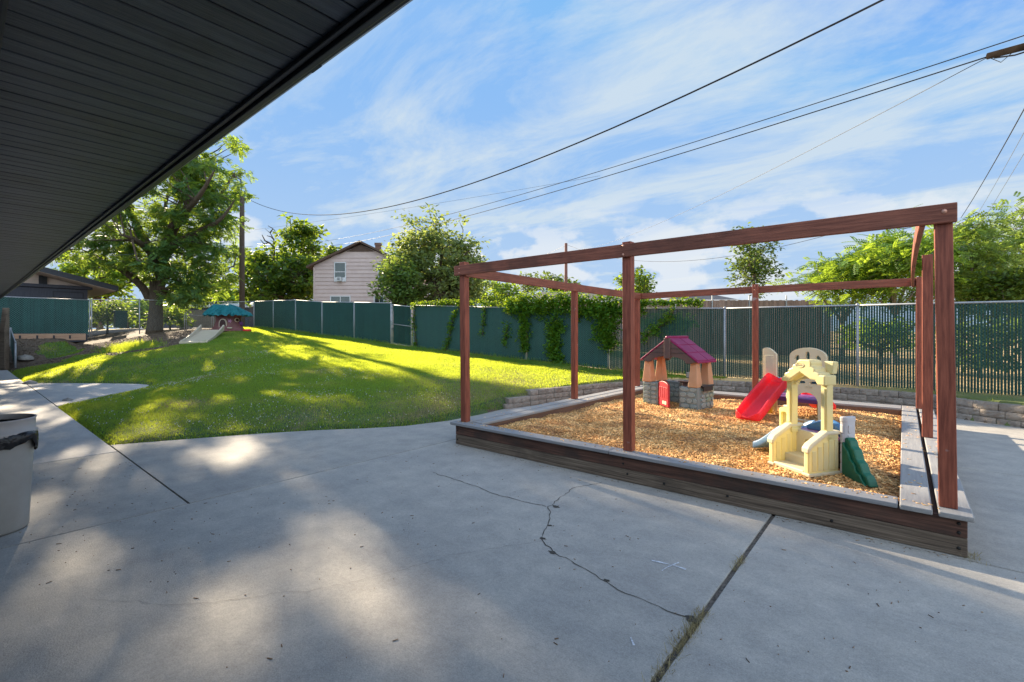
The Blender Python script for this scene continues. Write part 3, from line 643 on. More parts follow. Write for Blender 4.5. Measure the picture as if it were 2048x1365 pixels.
pos,tx,ty,tz = blades(A,B,ground_z(A,B)-0.004,Hh,np.full(len(A),0.012),0.35)
tag(scatter('tall_grass', BP4, BQ, pos, tx,ty,tz, M['blade']), 'taller uncut grass and weeds along the fence foot and lawn edge', 'grass', kind='stuff')
# dried out, straw coloured patches near the wall and the box corner
A=[];B=[]
for (ca_,cb_,sa,sb,n) in ((-12.5,6.5,0.6,0.35,2600),(-15.5,4.6,0.5,0.3,1800),(-11,3.0,0.5,0.3,1500),(-7.0,6.6,0.5,0.6,6500),(-7.2,8.9,0.7,0.7,4200),(-8.2,7.6,0.9,0.6,3600),(-6.7,5.3,0.25,0.5,2600),(-9.6,9.9,1.2,0.5,2600),(-6.4,10.4,0.5,0.9,2200),(-8.0,3.9,0.5,0.5,1500)):
    A.append(rng.normal(ca_,sa,n)); B.append(rng.normal(cb_,sb,n))
t=rng.uniform(-4.6,2.8,900); A.append(t); B.append(12.84-np.abs(rng.normal(0,0.05,900)))
A=np.concatenate(A);B=np.concatenate(B); k=lawn_mask(A,B); A=A[k];B=B[k]; n=len(A)
pos,tx,ty,tz = blades(A,B,ground_z(A,B)-0.004,rng.uniform(0.025,0.06,n),np.full(n,0.0075),0.6)
tag(scatter('dry_grass', BP4, BQ, pos, tx,ty,tz, M['dry_blade']), 'dried straw coloured patches in the lawn beside the block wall', 'dry grass', kind='stuff')
# white clover heads
a, b = sample(9000,-20,-6,1.45,9); k = (vnoise(a,b,0.7,6)+0.5*vnoise(a,b,2,2)+rng.normal(0,0.35,len(a))>0.45)&(b < 6.8+0.25*(-a-6)*0.3)
a=a[k];b=b[k]; n=len(a); print('clover',n)
x,y,z = rand_frames(n,0.3); s=rng.uniform(0.012,0.022,n)
OC = np.array([(1,0,0),(0,1,0),(-1,0,0),(0,-1,0),(0,0,1.0),(0,0,-1.0)],float)*0.5; OF=np.array([(0,1,4),(1,2,4),(2,3,4),(3,0,4),(1,0,5),(2,1,5),(3,2,5),(0,3,5)])
tag(scatter('clover_flowers', OC, OF, np.stack([a,b,ground_z(a,b)+0.045],-1), x*s[:,None],y*s[:,None],z*s[:,None], M['clover']), 'white clover heads dotted over the shaded lawn', 'clover', kind='stuff')
# dry grass in the patio joint and at the box foot
A=[];B=[]
for (b0,b1,n,s) in ((2.35,2.75,420,0.022),(2.1,2.35,130,0.02),(3.35,3.6,110,0.02),(1.9,2.1,60,0.015)):
    A.append(rng.normal(-0.875,s,n)); B.append(rng.uniform(b0,b1,n))
A.append(rng.normal(0.36,0.03,120)); B.append(rng.normal(4.62,0.04,120))
A=np.concatenate(A);B=np.concatenate(B); n=len(A)
pos,tx,ty,tz = blades(A,B,np.full(n,-0.01),rng.uniform(0.02,0.075,n),np.full(n,0.0035),0.8)
tag(scatter('dry_grass', BP4, BQ, pos, tx,ty,tz, M['dry_blade']), 'straw coloured dry grass sprouting from the patio joint', 'dry grass', kind='stuff')

# ---------------------------------------------------------------- retaining wall
def poly_at(P, s):
    for p, q in zip(P[:-1], P[1:]):
        L_ = math.hypot(q[0]-p[0], q[1]-p[1])
        if s <= L_: return (p[0]+(q[0]-p[0])*s/L_, p[1]+(q[1]-p[1])*s/L_)
        s -= L_
    return P[-1]
def plen(P): return sum(math.hypot(q[0]-p[0], q[1]-p[1]) for p, q in zip(P[:-1], P[1:]))
def offset(P, d):
    out = []
    for i in range(len(P)):
        p = Vector(P[max(i-1,0)]); q = Vector(P[min(i+1,len(P)-1)]); s = (q-p).normalized(); out.append((P[i][0]-s.y*d, P[i][1]+s.x*d))
    return out
def block_wall(rows, hb, P, r, blen=0.30):
    b = MB()
    for k, (s0, s1, z, back) in enumerate(rows):
        Q = offset(P, back); s = s0+(blen*0.5*(k % 2)); s = s0
        first = True
        while s < s1-0.05:
            L_ = blen*(0.5 if (first and k%2) else 1)*r.uniform(0.92,1.04); first = False
            p = Vector((*poly_at(Q, s),0)); q = Vector((*poly_at(Q, min(s+L_,s1)),0)); d=(q-p).normalized(); nn=Vector((-d.y,d.x,0))
            jut = r.uniform(-0.008,0.008); g=0.004
            # outer face is at -nn side; a split face: 5 x 4 grid of jittered points
            nu, nv = 6, 4; V=[]; 
            for j in range(nv+1):
                for i in range(nu+1):
                    u=i/nu; v=j/nv; e = min(u,1-u)*L_; ev=min(v,1-v)*hb
                    depth = 0.016*min(1, e/0.035)*1.0+0.010*min(1, ev/0.03)+r.uniform(-0.006,0.006)*(0.5 if e<1e-6 else 1.3)
                    V.append(p+d*(g+u*((q-p).length-2*g))-nn*(depth+jut)+Vector((0,0,z+0.003+v*(hb-0.006))))
            n0=len(V)
            for j in (0,nv):
                for i in (0,nu):
                    u=i/nu; V.append(p+d*(g+0.02+u*((q-p).length-2*g-0.04))+nn*0.19+Vector((0,0,z+0.003+(j/nv)*(hb-0.006))))
            W_=nu+1; Fs=[(j*W_+i,j*W_+i+1,(j+1)*W_+i+1,(j+1)*W_+i) for j in range(nv) for i in range(nu)]
            top=[nv*W_+i for i in range(nu+1)]; bot=[i for i in range(nu+1)]
            Fs.append(tuple(top)+(n0+3,n0+2)); Fs.append((n0,n0+1)+tuple(reversed(bot)))
            Fs.append(tuple(j*W_ for j in range(nv,-1,-1))+(n0,n0+2)); Fs.append(tuple(j*W_+nu for j in range(nv+1))+(n0+3,n0+1))
            Fs.append((n0,n0+2,n0+3,n0+1))
            b.add(V, Fs); s += L_
    return b
LW = WALL[:5]; RW = WALL[4:]
LL = plen(LW); RL = plen(RW)
r_ = random.Random(3)
o = block_wall([(0.0,LL,-0.02,0.0),(0.10,LL,0.095,0.012),(0.75,LL,0.21,0.024)], 0.115, LW, r_, 0.25).build('retaining_wall', M['block'])
tag(o, 'stepped brown concrete block wall between the sloping lawn and the play box', 'retaining wall')
rows = [(0.0,RL,-0.03,0.0),(0.0,RL,0.10,0.012),(0.0,RL,0.23,0.024)]
ob = block_wall(rows, 0.13, RW, r_, 0.34)
ob.v += []
o = ob.build('retaining_wall', M['block']); tag(o, 'curving concrete block wall under the green slat fence behind the play box', 'retaining wall')
b2 = block_wall([(0,0.26,0,0)],0.16,[(-4.35,12.25),(-4.09,12.27)],r_,0.26); o=b2.build('loose_block', M['block']); o.location=(0,0,0.385); tag(o,'single loose concrete block standing on the wall behind the toy cottage','block')
for (px,py,Yv,s,lab) in ((60,766,14.4,0.22,'flat pale rock at the lawn edge where the walk meets the round pad'),(136,803,10.9,0.13,'small rounded rock on the grass beside the sidewalk'),(50,712,20.5,0.42,'broad flat stone half sunk in the mulch slope')):
    a_, b_ = at(px, Yv); zz = max(gz(a_, b_),0.0)
    V=[];n=12;Fs=[]
    rr=random.Random(int(px)); 
    rings=[(1.0,0.0),(1.02,0.22),(0.8,0.42),(0.4,0.52)]
    wob=[rr.uniform(0.8,1.15) for _ in range(n)]
    for (q,h) in rings:
        for k in range(n): t=2*math.pi*k/n; V.append((s*q*wob[k]*math.cos(t),s*0.7*q*wob[k]*math.sin(t),s*h*0.9*rr.uniform(0.9,1.1)-0.02))
    V.append((0,0,s*0.52)); Fs=[(i*n+k,i*n+(k+1)%n,(i+1)*n+(k+1)%n,(i+1)*n+k) for i in range(3) for k in range(n)]+[(3*n+k,3*n+(k+1)%n,4*n) for k in range(n)]
    o=link_mesh('rock',V,Fs,M['rock'],smooth=True); o.location=(a_,b_,zz); tag(o,lab,'rock')

# ---------------------------------------------------------------- fences
def diamonds(mb, Lb, hb, ht, pitch, r, z_of):
    """straight diagonal wires clipped to a bay Lb long; heights measured in bay frame (u, v)"""
    for sgn in (1,-1):
        c = -ht if sgn>0 else 0.0
        while c < (Lb if sgn>0 else Lb+ht):
            # v = sgn*(u-c)
            if sgn>0: u0=max(0,c); u1=min(Lb,c+ht)
            else: u0=max(0,c-ht); u1=min(Lb,c)
            if u1-u0>0.01:
                v0=sgn*(u0-c); v1=sgn*(u1-c)
                p=Vector((u0,sgn*r*0.6,z_of(u0)+hb+v0)); q=Vector((u1,sgn*r*0.6,z_of(u1)+hb+v1)); d=(q-p).normalized(); s=Vector((0,1,0)); t=d.cross(s)
                V=[]
                for cc in (p,q): V+= [cc+s*r, cc-s*r*0.5+t*r*0.87, cc-s*r*0.5-t*r*0.87]
                mb.add(V,[(0,1,4,3),(1,2,5,4),(2,0,3,5)])
            c += pitch
def chain_fence(name, label, group, pts, slats=True, pitch=0.062, wr=0.0022, pr=0.030, slat_w=0.034, slat_pitch=0.045, skip_first_post=False, ext=0.03, wire='wire_g', slat='slat', jitter=0.0, post_m='galv', cat='fence', endpost=True, side=1):
    """pts: list of (a,b,z_base,z_top) at each post"""
    root = empty(name, (pts[0][0],pts[0][1],pts[0][2]), label=label, cat=cat, group=group)
    o0 = Vector(pts[0][:3]); rr = random.Random(len(pts))
    for i,(a,b_,z0,z1) in enumerate(pts):
        if i==0 and skip_first_post: continue
        if i==len(pts)-1 and not endpost: continue
        p=Vector((a,b_,0))-Vector((o0.x,o0.y,o0.z))
        q=MB().tube([p+Vector((0,0,z0-0.15)),p+Vector((0,0,z1-0.01))],pr,10)
        q.tube([p+Vector((0,0,z1-0.01)),p+Vector((0,0,z1+0.03)),p+Vector((0,0,z1+0.045))],[pr*1.15,pr*1.1,pr*0.3],10)
        q.build('post', M[post_m], root, smooth=True)
    for i in range(len(pts)-1):
        a0,b0,z0,t0=pts[i]; a1,b1,z1,t1=pts[i+1]; P=Vector((a0,b0,0)); Q=Vector((a1,b1,0)); Lb=(Q-P).length; ang=math.atan2(b1-b0,a1-a0)
        Mx = Matrix.Translation(P-o0)@Matrix.Rotation(ang,4,'Z')
        h0=t0-z0; zf=lambda u: z0+(z1-z0)*u/Lb
        ht=min(t0-z0,t1-z1)
        MB().tube([Mx@Vector((0,0,t0)),Mx@Vector((Lb,0,t1))],0.021,8).build('top_rail', M['galv'], root, smooth=True)
        mb=MB(); diamonds(mb,Lb,0.03,ht-0.03,pitch,wr,zf)
        V=[Mx@Vector((v[0],v[1]-0.022*side,v[2])) for v in mb.v]; MB().add(V,mb.f).build('wire_mesh', M[wire], root)
        if slats:
            s=MB(); u=0.05
            while u<Lb-0.05:
                zb=zf(u)+0.035+rr.uniform(0,0.012); zt=t0+(t1-t0)*u/Lb+ext*rr.uniform(0.3,1.0)
                ww=slat_w*rr.uniform(0.97,1.03); du=rr.uniform(-jitter,jitter)
                s.add([Mx@Vector(p) for p in ((u+du,0.010,zb),(u+ww+du,0.010,zb),(u+ww,0.016,zb),(u,0.016,zb),(u,0.010,zt),(u+ww,0.010,zt),(u+ww,0.016,zt),(u,0.016,zt))],[(3,2,1,0),(4,5,6,7),(0,1,5,4),(1,2,6,5),(2,3,7,6),(3,0,4,7)])
                u+=slat_pitch
            s.build('slat_panel', M[slat], root)
    return root
FB=12.9
def zb(a): return float(np.interp(a,PA,PZ))
tops=lambda a: float(np.interp(a,[-33.4,-30.5,-27.5,-24.3,-21.2,-18.1,-16.5,-10.2,-7,-3.6,1.7,5],[3.63,3.56,3.47,3.22,3.08,2.92,2.76,2.43,2.32,2.21,2.17,2.15]))
def fp(al): return [(a,FB,zb(a),tops(a)) for a in al]
chain_fence('chain_link_fence','tall chain link fence with gapped dark green slats behind the play box',None,fp([-6.96,-3.58,-0.79,2.2,5.2]),slat_w=0.0345,slat_pitch=0.046,jitter=0.004,skip_first_post=True)
chain_fence('chain_link_fence','vine hung chain link fence with closed green slats, right of the narrow gate',None,fp([-16.45,-13.3,-10.19,-6.96]),slat_w=0.043,slat_pitch=0.0455,slat='slat_l',wr=0.0048,wire='wire_m')
chain_fence('chain_link_fence','teal slatted chain link fence climbing the lawn, left of the narrow gate',None,fp([-33.4,-30.5,-27.5,-24.4,-21.2,-18.1]),slat_w=0.0445,slat_pitch=0.0455,slat='slat_l',wr=0.0045,pitch=0.11,wire='wire_m')
gt=chain_fence('gate','narrow green slatted chain link gate in the long fence',None,[(-17.98,FB,1.06,2.83),(-16.62,FB,0.93,2.70)],slat_w=0.043,slat_pitch=0.0455,slat='slat_l',pr=0.018,cat='gate')
MB().tube([(0,0,0.03),(1.36,0,-0.10)],0.018,8).build('bottom_rail',M['galv'],gt,smooth=True)
MB().tube([(0,-0.03,0.9),(1.36,-0.03,0.78)],0.016,8).build('middle_rail',M['galv'],gt,smooth=True)
MB().box(-0.09,0.05,-0.05,-0.035,0.85,1.05).build('latch',M['galv'],gt)
FA=-33.4
chain_fence('chain_link_fence','see-through chain link fence stretch beside the tree house toy',None,[(FA,10.46,1.80,3.50),(FA,12.86,1.88,3.62)],slats=False,wire='wire',pitch=0.08,wr=0.003)
g2=chain_fence('gate','see-through chain link gate with a middle rail near the big tree',None,[(FA,9.02,1.76,3.42),(FA,10.36,1.79,3.45)],slats=False,wire='wire',pr=0.02,pitch=0.08,wr=0.003,cat='gate')
MB().tube([(0,0,0.85),(0,1.34,0.87)],0.02,8).build('middle_rail',M['galv'],g2,smooth=True)
MB().tube([(0,0,0.06),(0,1.34,0.08)],0.02,8).build('bottom_rail',M['galv'],g2,smooth=True)
chain_fence('chain_link_fence','see-through chain link fence in front of the big tree trunk',None,[(FA,4.70,1.42,3.32),(FA,6.75,1.62,3.44),(FA,8.93,1.74,3.42)],slats=False,wire='wire',pitch=0.08,wr=0.003)
f4=chain_fence('chain_link_fence','dark teal slatted chain link fence below the low gabled building',None,[(FA,1.25,1.48,3.30),(FA,4.62,1.44,3.30)],slat_w=0.0445,slat_pitch=0.0455,slat='slat_l',wr=0.004,pitch=0.10,wire='wire_m')
o=MB().box(-0.03,0.03,0,3.5,0,0.34).build('retaining_board',M['newwood']); o.location=(FA+0.08,0.95,1.16); tag(o,'fresh brown plank set on edge below the teal slatted fence','retaining board')
for k in range(5):
    q=MB().box(0.03,0.05,0.45+0.6*k,0.52+0.6*k,0.08,0.26).build('bracket',M['bldwall'],o)
for i,(a0,b0,a1,b1) in enumerate(((-28.6,1.62,-31.2,1.62),)):
    chain_fence('fence_panel','short low chain link panel ending at the sidewalk by the weathered post',None,[(a0,b0,0.02,1.15),(a1,b1,0.6,1.75)],slat_w=0.0445,slat_pitch=0.0455,slat='slat_l',pr=0.035,wr=0.003,pitch=0.08,cat='fence panel')
o=MB().box(-0.11,0.11,-0.1,0.1,0,1.65).add([(-0.11,0.1,1.2),(0.11,0.1,1.2),(0.11,0.1,2.6),(-0.11,0.1,2.6),(-0.11,-0.1,1.65),(0.11,-0.1,1.65),(0.11,0.02,2.6),(-0.11,0.02,2.6)],[(0,1,2,3),(4,7,6,5),(0,4,5,1),(2,6,7,3),(1,5,6,2),(0,3,7,4)]).build('wooden_post',M['board_low'],bevel=0.01)
o.location=(-28.9,1.32,0.0); o.rotation_euler=(0,0,R(40)); tag(o,'thick weathered timber post at the far end of the sidewalk','post')
# ---------------------------------------------------------------- toys
ZC = 0.215
def lettering(txt, size, Mx, mat_, parent, name='lettering'):
    cu = bpy.data.curves.new('lettering','FONT'); cu.body = txt; cu.size = size; cu.extrude = 0.0015; cu.align_x='CENTER'; cu.align_y='CENTER'
    tmp = bpy.data.objects.new('tmp', cu); C.objects.link(tmp); dg = bpy.context.evaluated_depsgraph_get()
    me = bpy.data.meshes.new_from_object(tmp.evaluated_get(dg)); bpy.data.objects.remove(tmp)
    o = bpy.data.objects.new(name, me); C.objects.link(o); me.materials.clear(); me.materials.append(mat_); o.parent = parent
    me.transform(Mx); return o
def badge(cx, cz, y, rx, rz_, parent, m, txt):
    """raised oval badge on a face that looks along -y"""
    n=20; b=MB(); ring=[]
    V=[(cx+rx*math.cos(2*math.pi*k/n)*s,y-h,cz+rz_*math.sin(2*math.pi*k/n)*s) for s,h in ((1.0,0.0),(0.97,0.005),(0.86,0.005),(0.84,0.001)) for k in range(n)]
    b.add(V,[(i*n+k,i*n+(k+1)%n,(i+1)*n+(k+1)%n,(i+1)*n+k) for i in range(3) for k in range(n)])
    o=b.build('badge',m,parent)
    lettering(txt, rz_*0.95, Matrix.Translation((cx,y-0.002,cz))@Matrix.Rotation(R(90),4,'X'), M['p_ltan'], o)
# --- front castle climber
pr = empty('climber', (*w2(2.825,4.445),ZC), R(-34), 'small pale yellow castle climber with steps, grey tower and green wing', 'toy climber'); pr.scale=(1.04,1.04,1.04)
def rail(x0, x1):
    prof=[(0,0),(0.36,0),(0.36,0.385),(0.22,0.385),(0.03,0.28),(0.0,0.25)]
    Mr=TM(0,0,0,R(90))  # local (x->y)
    b=MB(); V=[(x0,y,z) for y,z in prof]+[(x1,y,z) for y,z in prof]; n=len(prof)
    b.add(V,[tuple(range(n)),tuple(range(2*n-1,n-1,-1))]+[(i,n+i,n+(i+1)%n,(i+1)%n) for i in range(n)])
    o=b.build('side_rail',M['p_yellow'],pr,bevel=0.012)
    c=MB(); cx0=x0-0.012; cx1=x1+0.012
    top=[(-0.015,0.215),(-0.015,0.262),(0.02,0.30),(0.21,0.405),(0.375,0.405),(0.375,0.37),(0.22,0.37),(0.035,0.265),(0.005,0.23)]
    n=len(top); c.add([(cx0,y,z) for y,z in top]+[(cx1,y,z) for y,z in top],[tuple(range(n)),tuple(range(2*n-1,n-1,-1))]+[(i,n+i,n+(i+1)%n,(i+1)%n) for i in range(n)])
    c.build('handrail',M['p_cream'],o,bevel=0.012)
    g=MB()
    for k in range(5): g.box(x1,x1+0.006,0.035+k*0.066,0.082+k*0.066,0.05,0.235+min(k,2.6)*0.035)
    g.build('panel_relief',M['p_yellow'],o,bevel=0.004)
    MB().box(x0-0.01,x1+0.015,-0.01,0.37,0,0.03).build('rail_foot',M['p_cream'],o,bevel=0.008)
rail(-0.055,0.0); rail(-0.455,-0.40)
MB().box(-0.40,-0.055,0.0,0.15,0,0.045).box(-0.40,-0.055,0.14,0.29,0,0.125).build('step',M['p_cream'],pr,bevel=0.012)
MB().plate([(-0.40,0.0),(-0.055,0.0),(-0.055,0.345),(-0.40,0.345)],[rrect(-0.31,-0.13,0.19,0.27,0.035)],0.29,0.33,I4).build('step_back',M['p_cream'],pr)
MB().box(-0.47,0.0,0.335,0.54,0.305,0.338).build('platform',M['p_pink'],pr,bevel=0.012)
MB().box(-0.46,-0.02,0.541,0.57,0.0,0.34).box(-0.46,-0.42,0.37,0.54,0,0.304).build('tower_wall',M['p_grey'],pr,bevel=0.01,label='pale grey rear wall')
# columns and gabled arch
for x0,x1 in ((-0.455,-0.39),(-0.072,-0.008)):
    MB().box(x0,x1,0.225,0.30,0.32,0.84).box(x0+0.016,x1-0.016,0.215,0.2245,0.42,0.80).box(x0-0.008,x1+0.008,0.217,0.308,0.32,0.36).build('column',M['p_yellow'],pr,bevel=0.012)
outer=[(x*0.96-0.022,z) for x,z in [(-0.49,0.80),(-0.49,0.865),(-0.45,0.885),(-0.45,0.91),(-0.40,0.93),(-0.40,0.955),(-0.35,0.975),(-0.35,1.0),(-0.30,1.02),(-0.29,1.05),(-0.255,1.06),(-0.15,1.06),(-0.13,1.04),(-0.13,1.0),(-0.09,0.98),(-0.09,0.955),(-0.05,0.94),(-0.04,0.925),(0.03,0.925),(0.03,0.80),(-0.062,0.80),(-0.085,0.84),(-0.14,0.875),(-0.20,0.905),(-0.255,0.935),(-0.36,0.835),(-0.40,0.80)]]
outer=[(min(x,-0.002),z+(0.03 if z<0.85 else 0)) for x,z in outer]
MB().prism(outer,0.19,0.335,I4).build('gable_arch',M['p_yellow'],pr,bevel=0.012)
arch_pts=[(-0.37,0.80)]+[( -0.215+0.155*math.cos(t),0.80+0.075*math.sin(t)) for t in np.linspace(math.pi,0,9)]+[(-0.06,0.80),(-0.06,0.88),(-0.215,0.925),(-0.37,0.84)]
MB().prism(arch_pts,0.245,0.295,I4).build('arch_infill',M['p_yellow'],pr,bevel=0.006)
MB().prism([(-0.11,0.93),(-0.045,0.93),(-0.03,1.05),(-0.135,1.05)],0.3355,0.395,I4).build('battlement',M['p_yellow'],pr,bevel=0.01)
badge(-0.27,1.005,0.19,0.052,0.026,pr,M['p_cream'],'little tikes')
# post box on the left and ring
MB().plate(rrect(-0.59,-0.458,0.335,0.54,0.02),[rrect(-0.57,-0.50,0.36,0.50,0.02)],0.27,0.30,I4).box(-0.588,-0.46,0.301,0.36,0.337,0.538).build('play_mailbox',M['p_yellow'],pr,bevel=0.004)
MB().box(-0.55,-0.458,0.28,0.36,0.541,0.57).build('mailbox_shelf',M['p_cream'],pr,bevel=0.008)
ring=[(-0.485+0.032*math.cos(t),0.30,0.67+0.04*math.sin(t)) for t in np.linspace(0,2*math.pi,15)]
MB().tube(ring,0.013,8,False).build('ring_handle',M['p_yellow'],pr,smooth=True)
# grey tower, stone relief, top deck
tw=MB(); TH=0.47
tw.prism([(0,0),(0,0)] if False else [(0.0,0.0),(0.10,0.0),(0.10,TH),(0.0,TH)],0.385,0.40,I4)
hexp=[(0.004,0.365),(0.035,0.367),(0.055,0.39),(0.055,0.48),(0.04,0.51),(0.004,0.51)]
tw=MB(); n=len(hexp); zl=[0,0.49,0.50,0.54]; sc=[1,1,1.07,1.07]
V=[(0.033+(x-0.033)*s,0.42+(y-0.42)*s,z) for z,s in zip(zl,sc) for x,y in hexp]
tw.add(V,[tuple(range(n-1,-1,-1)),tuple(range(3*n,4*n))]+[(i*n+k,i*n+(k+1)%n,(i+1)*n+(k+1)%n,(i+1)*n+k) for i in range(3) for k in range(n)])
tower=tw.build('tower',M['p_grey'],pr,bevel=0.01)
rb=MB()
for row in range(5):
    for k in range(1):
        y0=0.40; rb.box(0.0535,0.062,y0,y0+0.038,0.03+row*0.09,0.105+row*0.09)
        x0=0.006+0.03*k; 
    rb.box(0.010,0.038,0.3585,0.3675,0.03+row*0.09,0.105+row*0.09)
rb.build('stone_relief',M['p_grey'],tower,bevel=0.004)
MB().box(0.001,0.075,0.36,0.40,0,0.05).build('tower_foot',M['p_grey'],pr,bevel=0.012)
# green climbing wing
wing=[(0.09,0.0),(0.09,0.33),(0.125,0.345),(0.16,0.32),(0.18,0.275),(0.215,0.255),(0.235,0.215),(0.25,0.175),(0.29,0.155),(0.31,0.12),(0.325,0.085),(0.37,0.07),(0.40,0.03),(0.42,-0.01)]
wing=[(x-0.05,z*1.04) for x,z in wing]
wing2=[(x-0.055 if 0<i<len(wing)-1 else x-(0.03 if i else 0),z*0.92) for i,(x,z) in enumerate(wing)]; wing2[0]=(0.04,0.0); wing2[1]=(0.04,0.30); wing2[2]=(0.05,0.31)
WM=TM(-0.035,0.0,0,0)@Matrix.Translation((0.05,0.385,0))@Matrix.Rotation(R(-18),4,'Z')@Matrix.Translation((-0.02,-0.50,0))
wg=MB().prism(wing,0.50,0.58,WM).build('climbing_wing',M['p_green'],pr,bevel=0.012)
MB().prism(wing2,0.478,0.4995,WM).build('leaf_relief',M['p_green'],wg,bevel=0.008)
# blue slide out to the left, blue scoop on deck
def chute(name, mname, Mx, length, zt, zb_, wid, hw, parent, th=0.025, n=14, lip=0.10, wave=0.0, bevel=0.008):
    """trough slide running from (y=0,z=zb_) up to (y=length,z=zt) in frame Mx"""
    prof=[(-0.5,1.0),(-0.45,1.06),(-0.38,1.0),(-0.32,0.12),(-0.25,0.0),(0.25,0.0),(0.32,0.12),(0.38,1.0),(0.45,1.06),(0.5,1.0),(0.5,-0.25),(0.40,-0.25),(-0.40,-0.25),(-0.5,-0.25)]
    V=[];k=len(prof)
    for i in range(n+1):
        t=i/n; s=t*t*(3-2*t); z=zb_+(zt-zb_)*(0.15*t+0.85*s)+wave*math.sin(t*math.pi*2)
        hh=hw*(0.55+0.45*math.sin(min(1,t*1.6+0.15)*math.pi/2))
        for x,h in prof: V.append(Mx@Vector((x*wid*(1.0+0.06*(1-t)),t*length-(0.05*(1-(2*x)**2)*(1-t)**3 if True else 0),z+ (h*hh if h>=0 else h*0.10))))
    Fs=[tuple(range(k)),tuple(n*k+j for j in range(k-1,-1,-1))]
    for i in range(n):
        for j in range(k): Fs.append((i*k+j,i*k+(j+1)%k,(i+1)*k+(j+1)%k,(i+1)*k+j))
    o=MB().add(V,Fs).build(name,M[mname],parent)
    md=o.modifiers.new('Subsurf','SUBSURF'); md.levels=2; md.render_levels=2
    o.data.polygons.foreach_set('use_smooth',[True]*len(o.data.polygons)); return o
chute('slide','p_lblue',TM(-1.0,0.47,0,R(-90)),0.54,0.33,0.03,0.34,0.075,pr)
sc_=MB(); V=[];n=16
for i in range(n+1):
    t=i/n; x=-0.40+0.38*t; zt=0.44+0.05*math.sin(t*math.pi*1.1-0.2)+0.03*t
    for y,z in ((0.42,0.339),(0.42,zt-0.055),(0.47,zt-0.033),(0.52,zt-0.055),(0.52,0.339)): V.append((x,y+0.03*math.sin(t*4),z))
sc_.add(V,[(0,1,2,3,4),tuple(n*5+j for j in (4,3,2,1,0))]+[(i*5+j,i*5+(j+1)%5,(i+1)*5+(j+1)%5,(i+1)*5+j) for i in range(n) for j in range(5)])
sc_.build('slide_entrance',M['p_blue'],pr,smooth=True,bevel=0.01)
MB().box(-0.29,-0.15,0.44,0.50,0.0,0.29).build('inner_support',M['p_byellow'],pr,bevel=0.01)
MB().box(-0.25,-0.10,0.505,0.53,0.0,0.25).build('inner_panel',M['p_black'],pr,bevel=0.01)

# --- slide climber behind it
c0 = w2(3.60,7.12)
sc = empty('slide_climber', (c0[0],c0[1],ZC), R(-10), 'cream arched play climber with a wavy red slide and purple deck', 'toy slide')
rs=chute('slide','p_red',TM(-0.02,0,0),1.26,0.53,0.045,0.37,0.155,sc,wave=0.03)
X0=0.31
holes=[[(X0+0.25+0.034*math.cos(t),1.01+0.075*math.sin(t)+(0.02 if False else 0)) for t in np.linspace(0,2*math.pi,13)[:-1]],
       [(X0+0.105+0.034*math.cos(t)+0.010*math.sin(t),0.975+0.05*math.sin(t)) for t in np.linspace(0,2*math.pi,13)[:-1]],
       [(X0+0.395+0.034*math.cos(t)-0.010*math.sin(t),0.975+0.05*math.sin(t)) for t in np.linspace(0,2*math.pi,13)[:-1]],
       rrect(X0+0.055,X0+0.22,0.585,0.625,0.018),rrect(X0+0.285,X0+0.45,0.585,0.625,0.018),
       rrect(X0+0.075,X0+0.385,0.02,0.44,0.04)[0:0] or [(X0+0.08,0.04),(X0+0.11,0.02),(X0+0.35,0.02),(X0+0.39,0.05),(X0+0.39,0.30)]+[(X0+0.235+0.155*math.cos(t),0.30+0.15*math.sin(t)) for t in np.linspace(0.15,math.pi-0.15,9)]+[(X0+0.08,0.30)]]
outer=[(X0,0.0),(X0+0.5,0.0),(X0+0.5,1.0)]+[(X0+0.25+0.25*math.cos(t),1.0+0.14*math.sin(t)) for t in np.linspace(0.1,math.pi-0.1,13)]+[(X0,1.0)]
pn=MB().plate(outer,holes,0.755,0.825,I4).build('arch_panel',M['p_cream'],sc)
badge(X0+0.27,0.535,0.755,0.055,0.022,sc,M['p_cream'],'little tikes')
MB().box(X0+0.03,X0+0.47,0.83,0.85,0.57,0.64).build('window_backing',M['p_blue'],sc,bevel=0.005)
MB().box(-0.30,0.66,1.02,1.62,0.245,0.315).build('platform',M['p_purple'],sc,bevel=0.015)
d=MB()
for i in range(7):
    for j in range(4): d.box(-0.16+0.11*i,-0.11+0.11*i,1.15+0.11*j,1.18+0.11*j,0.3155,0.319)
d.build('deck_grip',M['p_pink'],sc)
lp=[(-0.30,0.0),(-0.08,0.0),(-0.08,1.0)]+[(-0.08-0.22*t,1.0+0.11*math.sin(t*2.2)) for t in np.linspace(0.1,0.9,6)]+[(-0.30,1.08)]
MB().prism(lp,1.28,1.34,I4).box(-0.26,-0.12,1.272,1.2795,0.55,0.98).build('side_panel',M['p_cream'],sc,bevel=0.015)
MB().box(-0.10,0.20,1.33,1.37,0.48,0.60).build('guard',M['p_lblue'],sc,bevel=0.01)
for x,y in ((-0.14,1.14),(0.22,1.05),(0.50,1.55)): MB().box(x-0.045,x+0.045,y-0.04,y+0.04,0,0.269).build('leg',M['p_byellow'],sc,bevel=0.012)
chute('slide','p_red',TM(0.35,2.25,0,R(180)),0.62,0.30,0.04,0.36,0.10,sc)

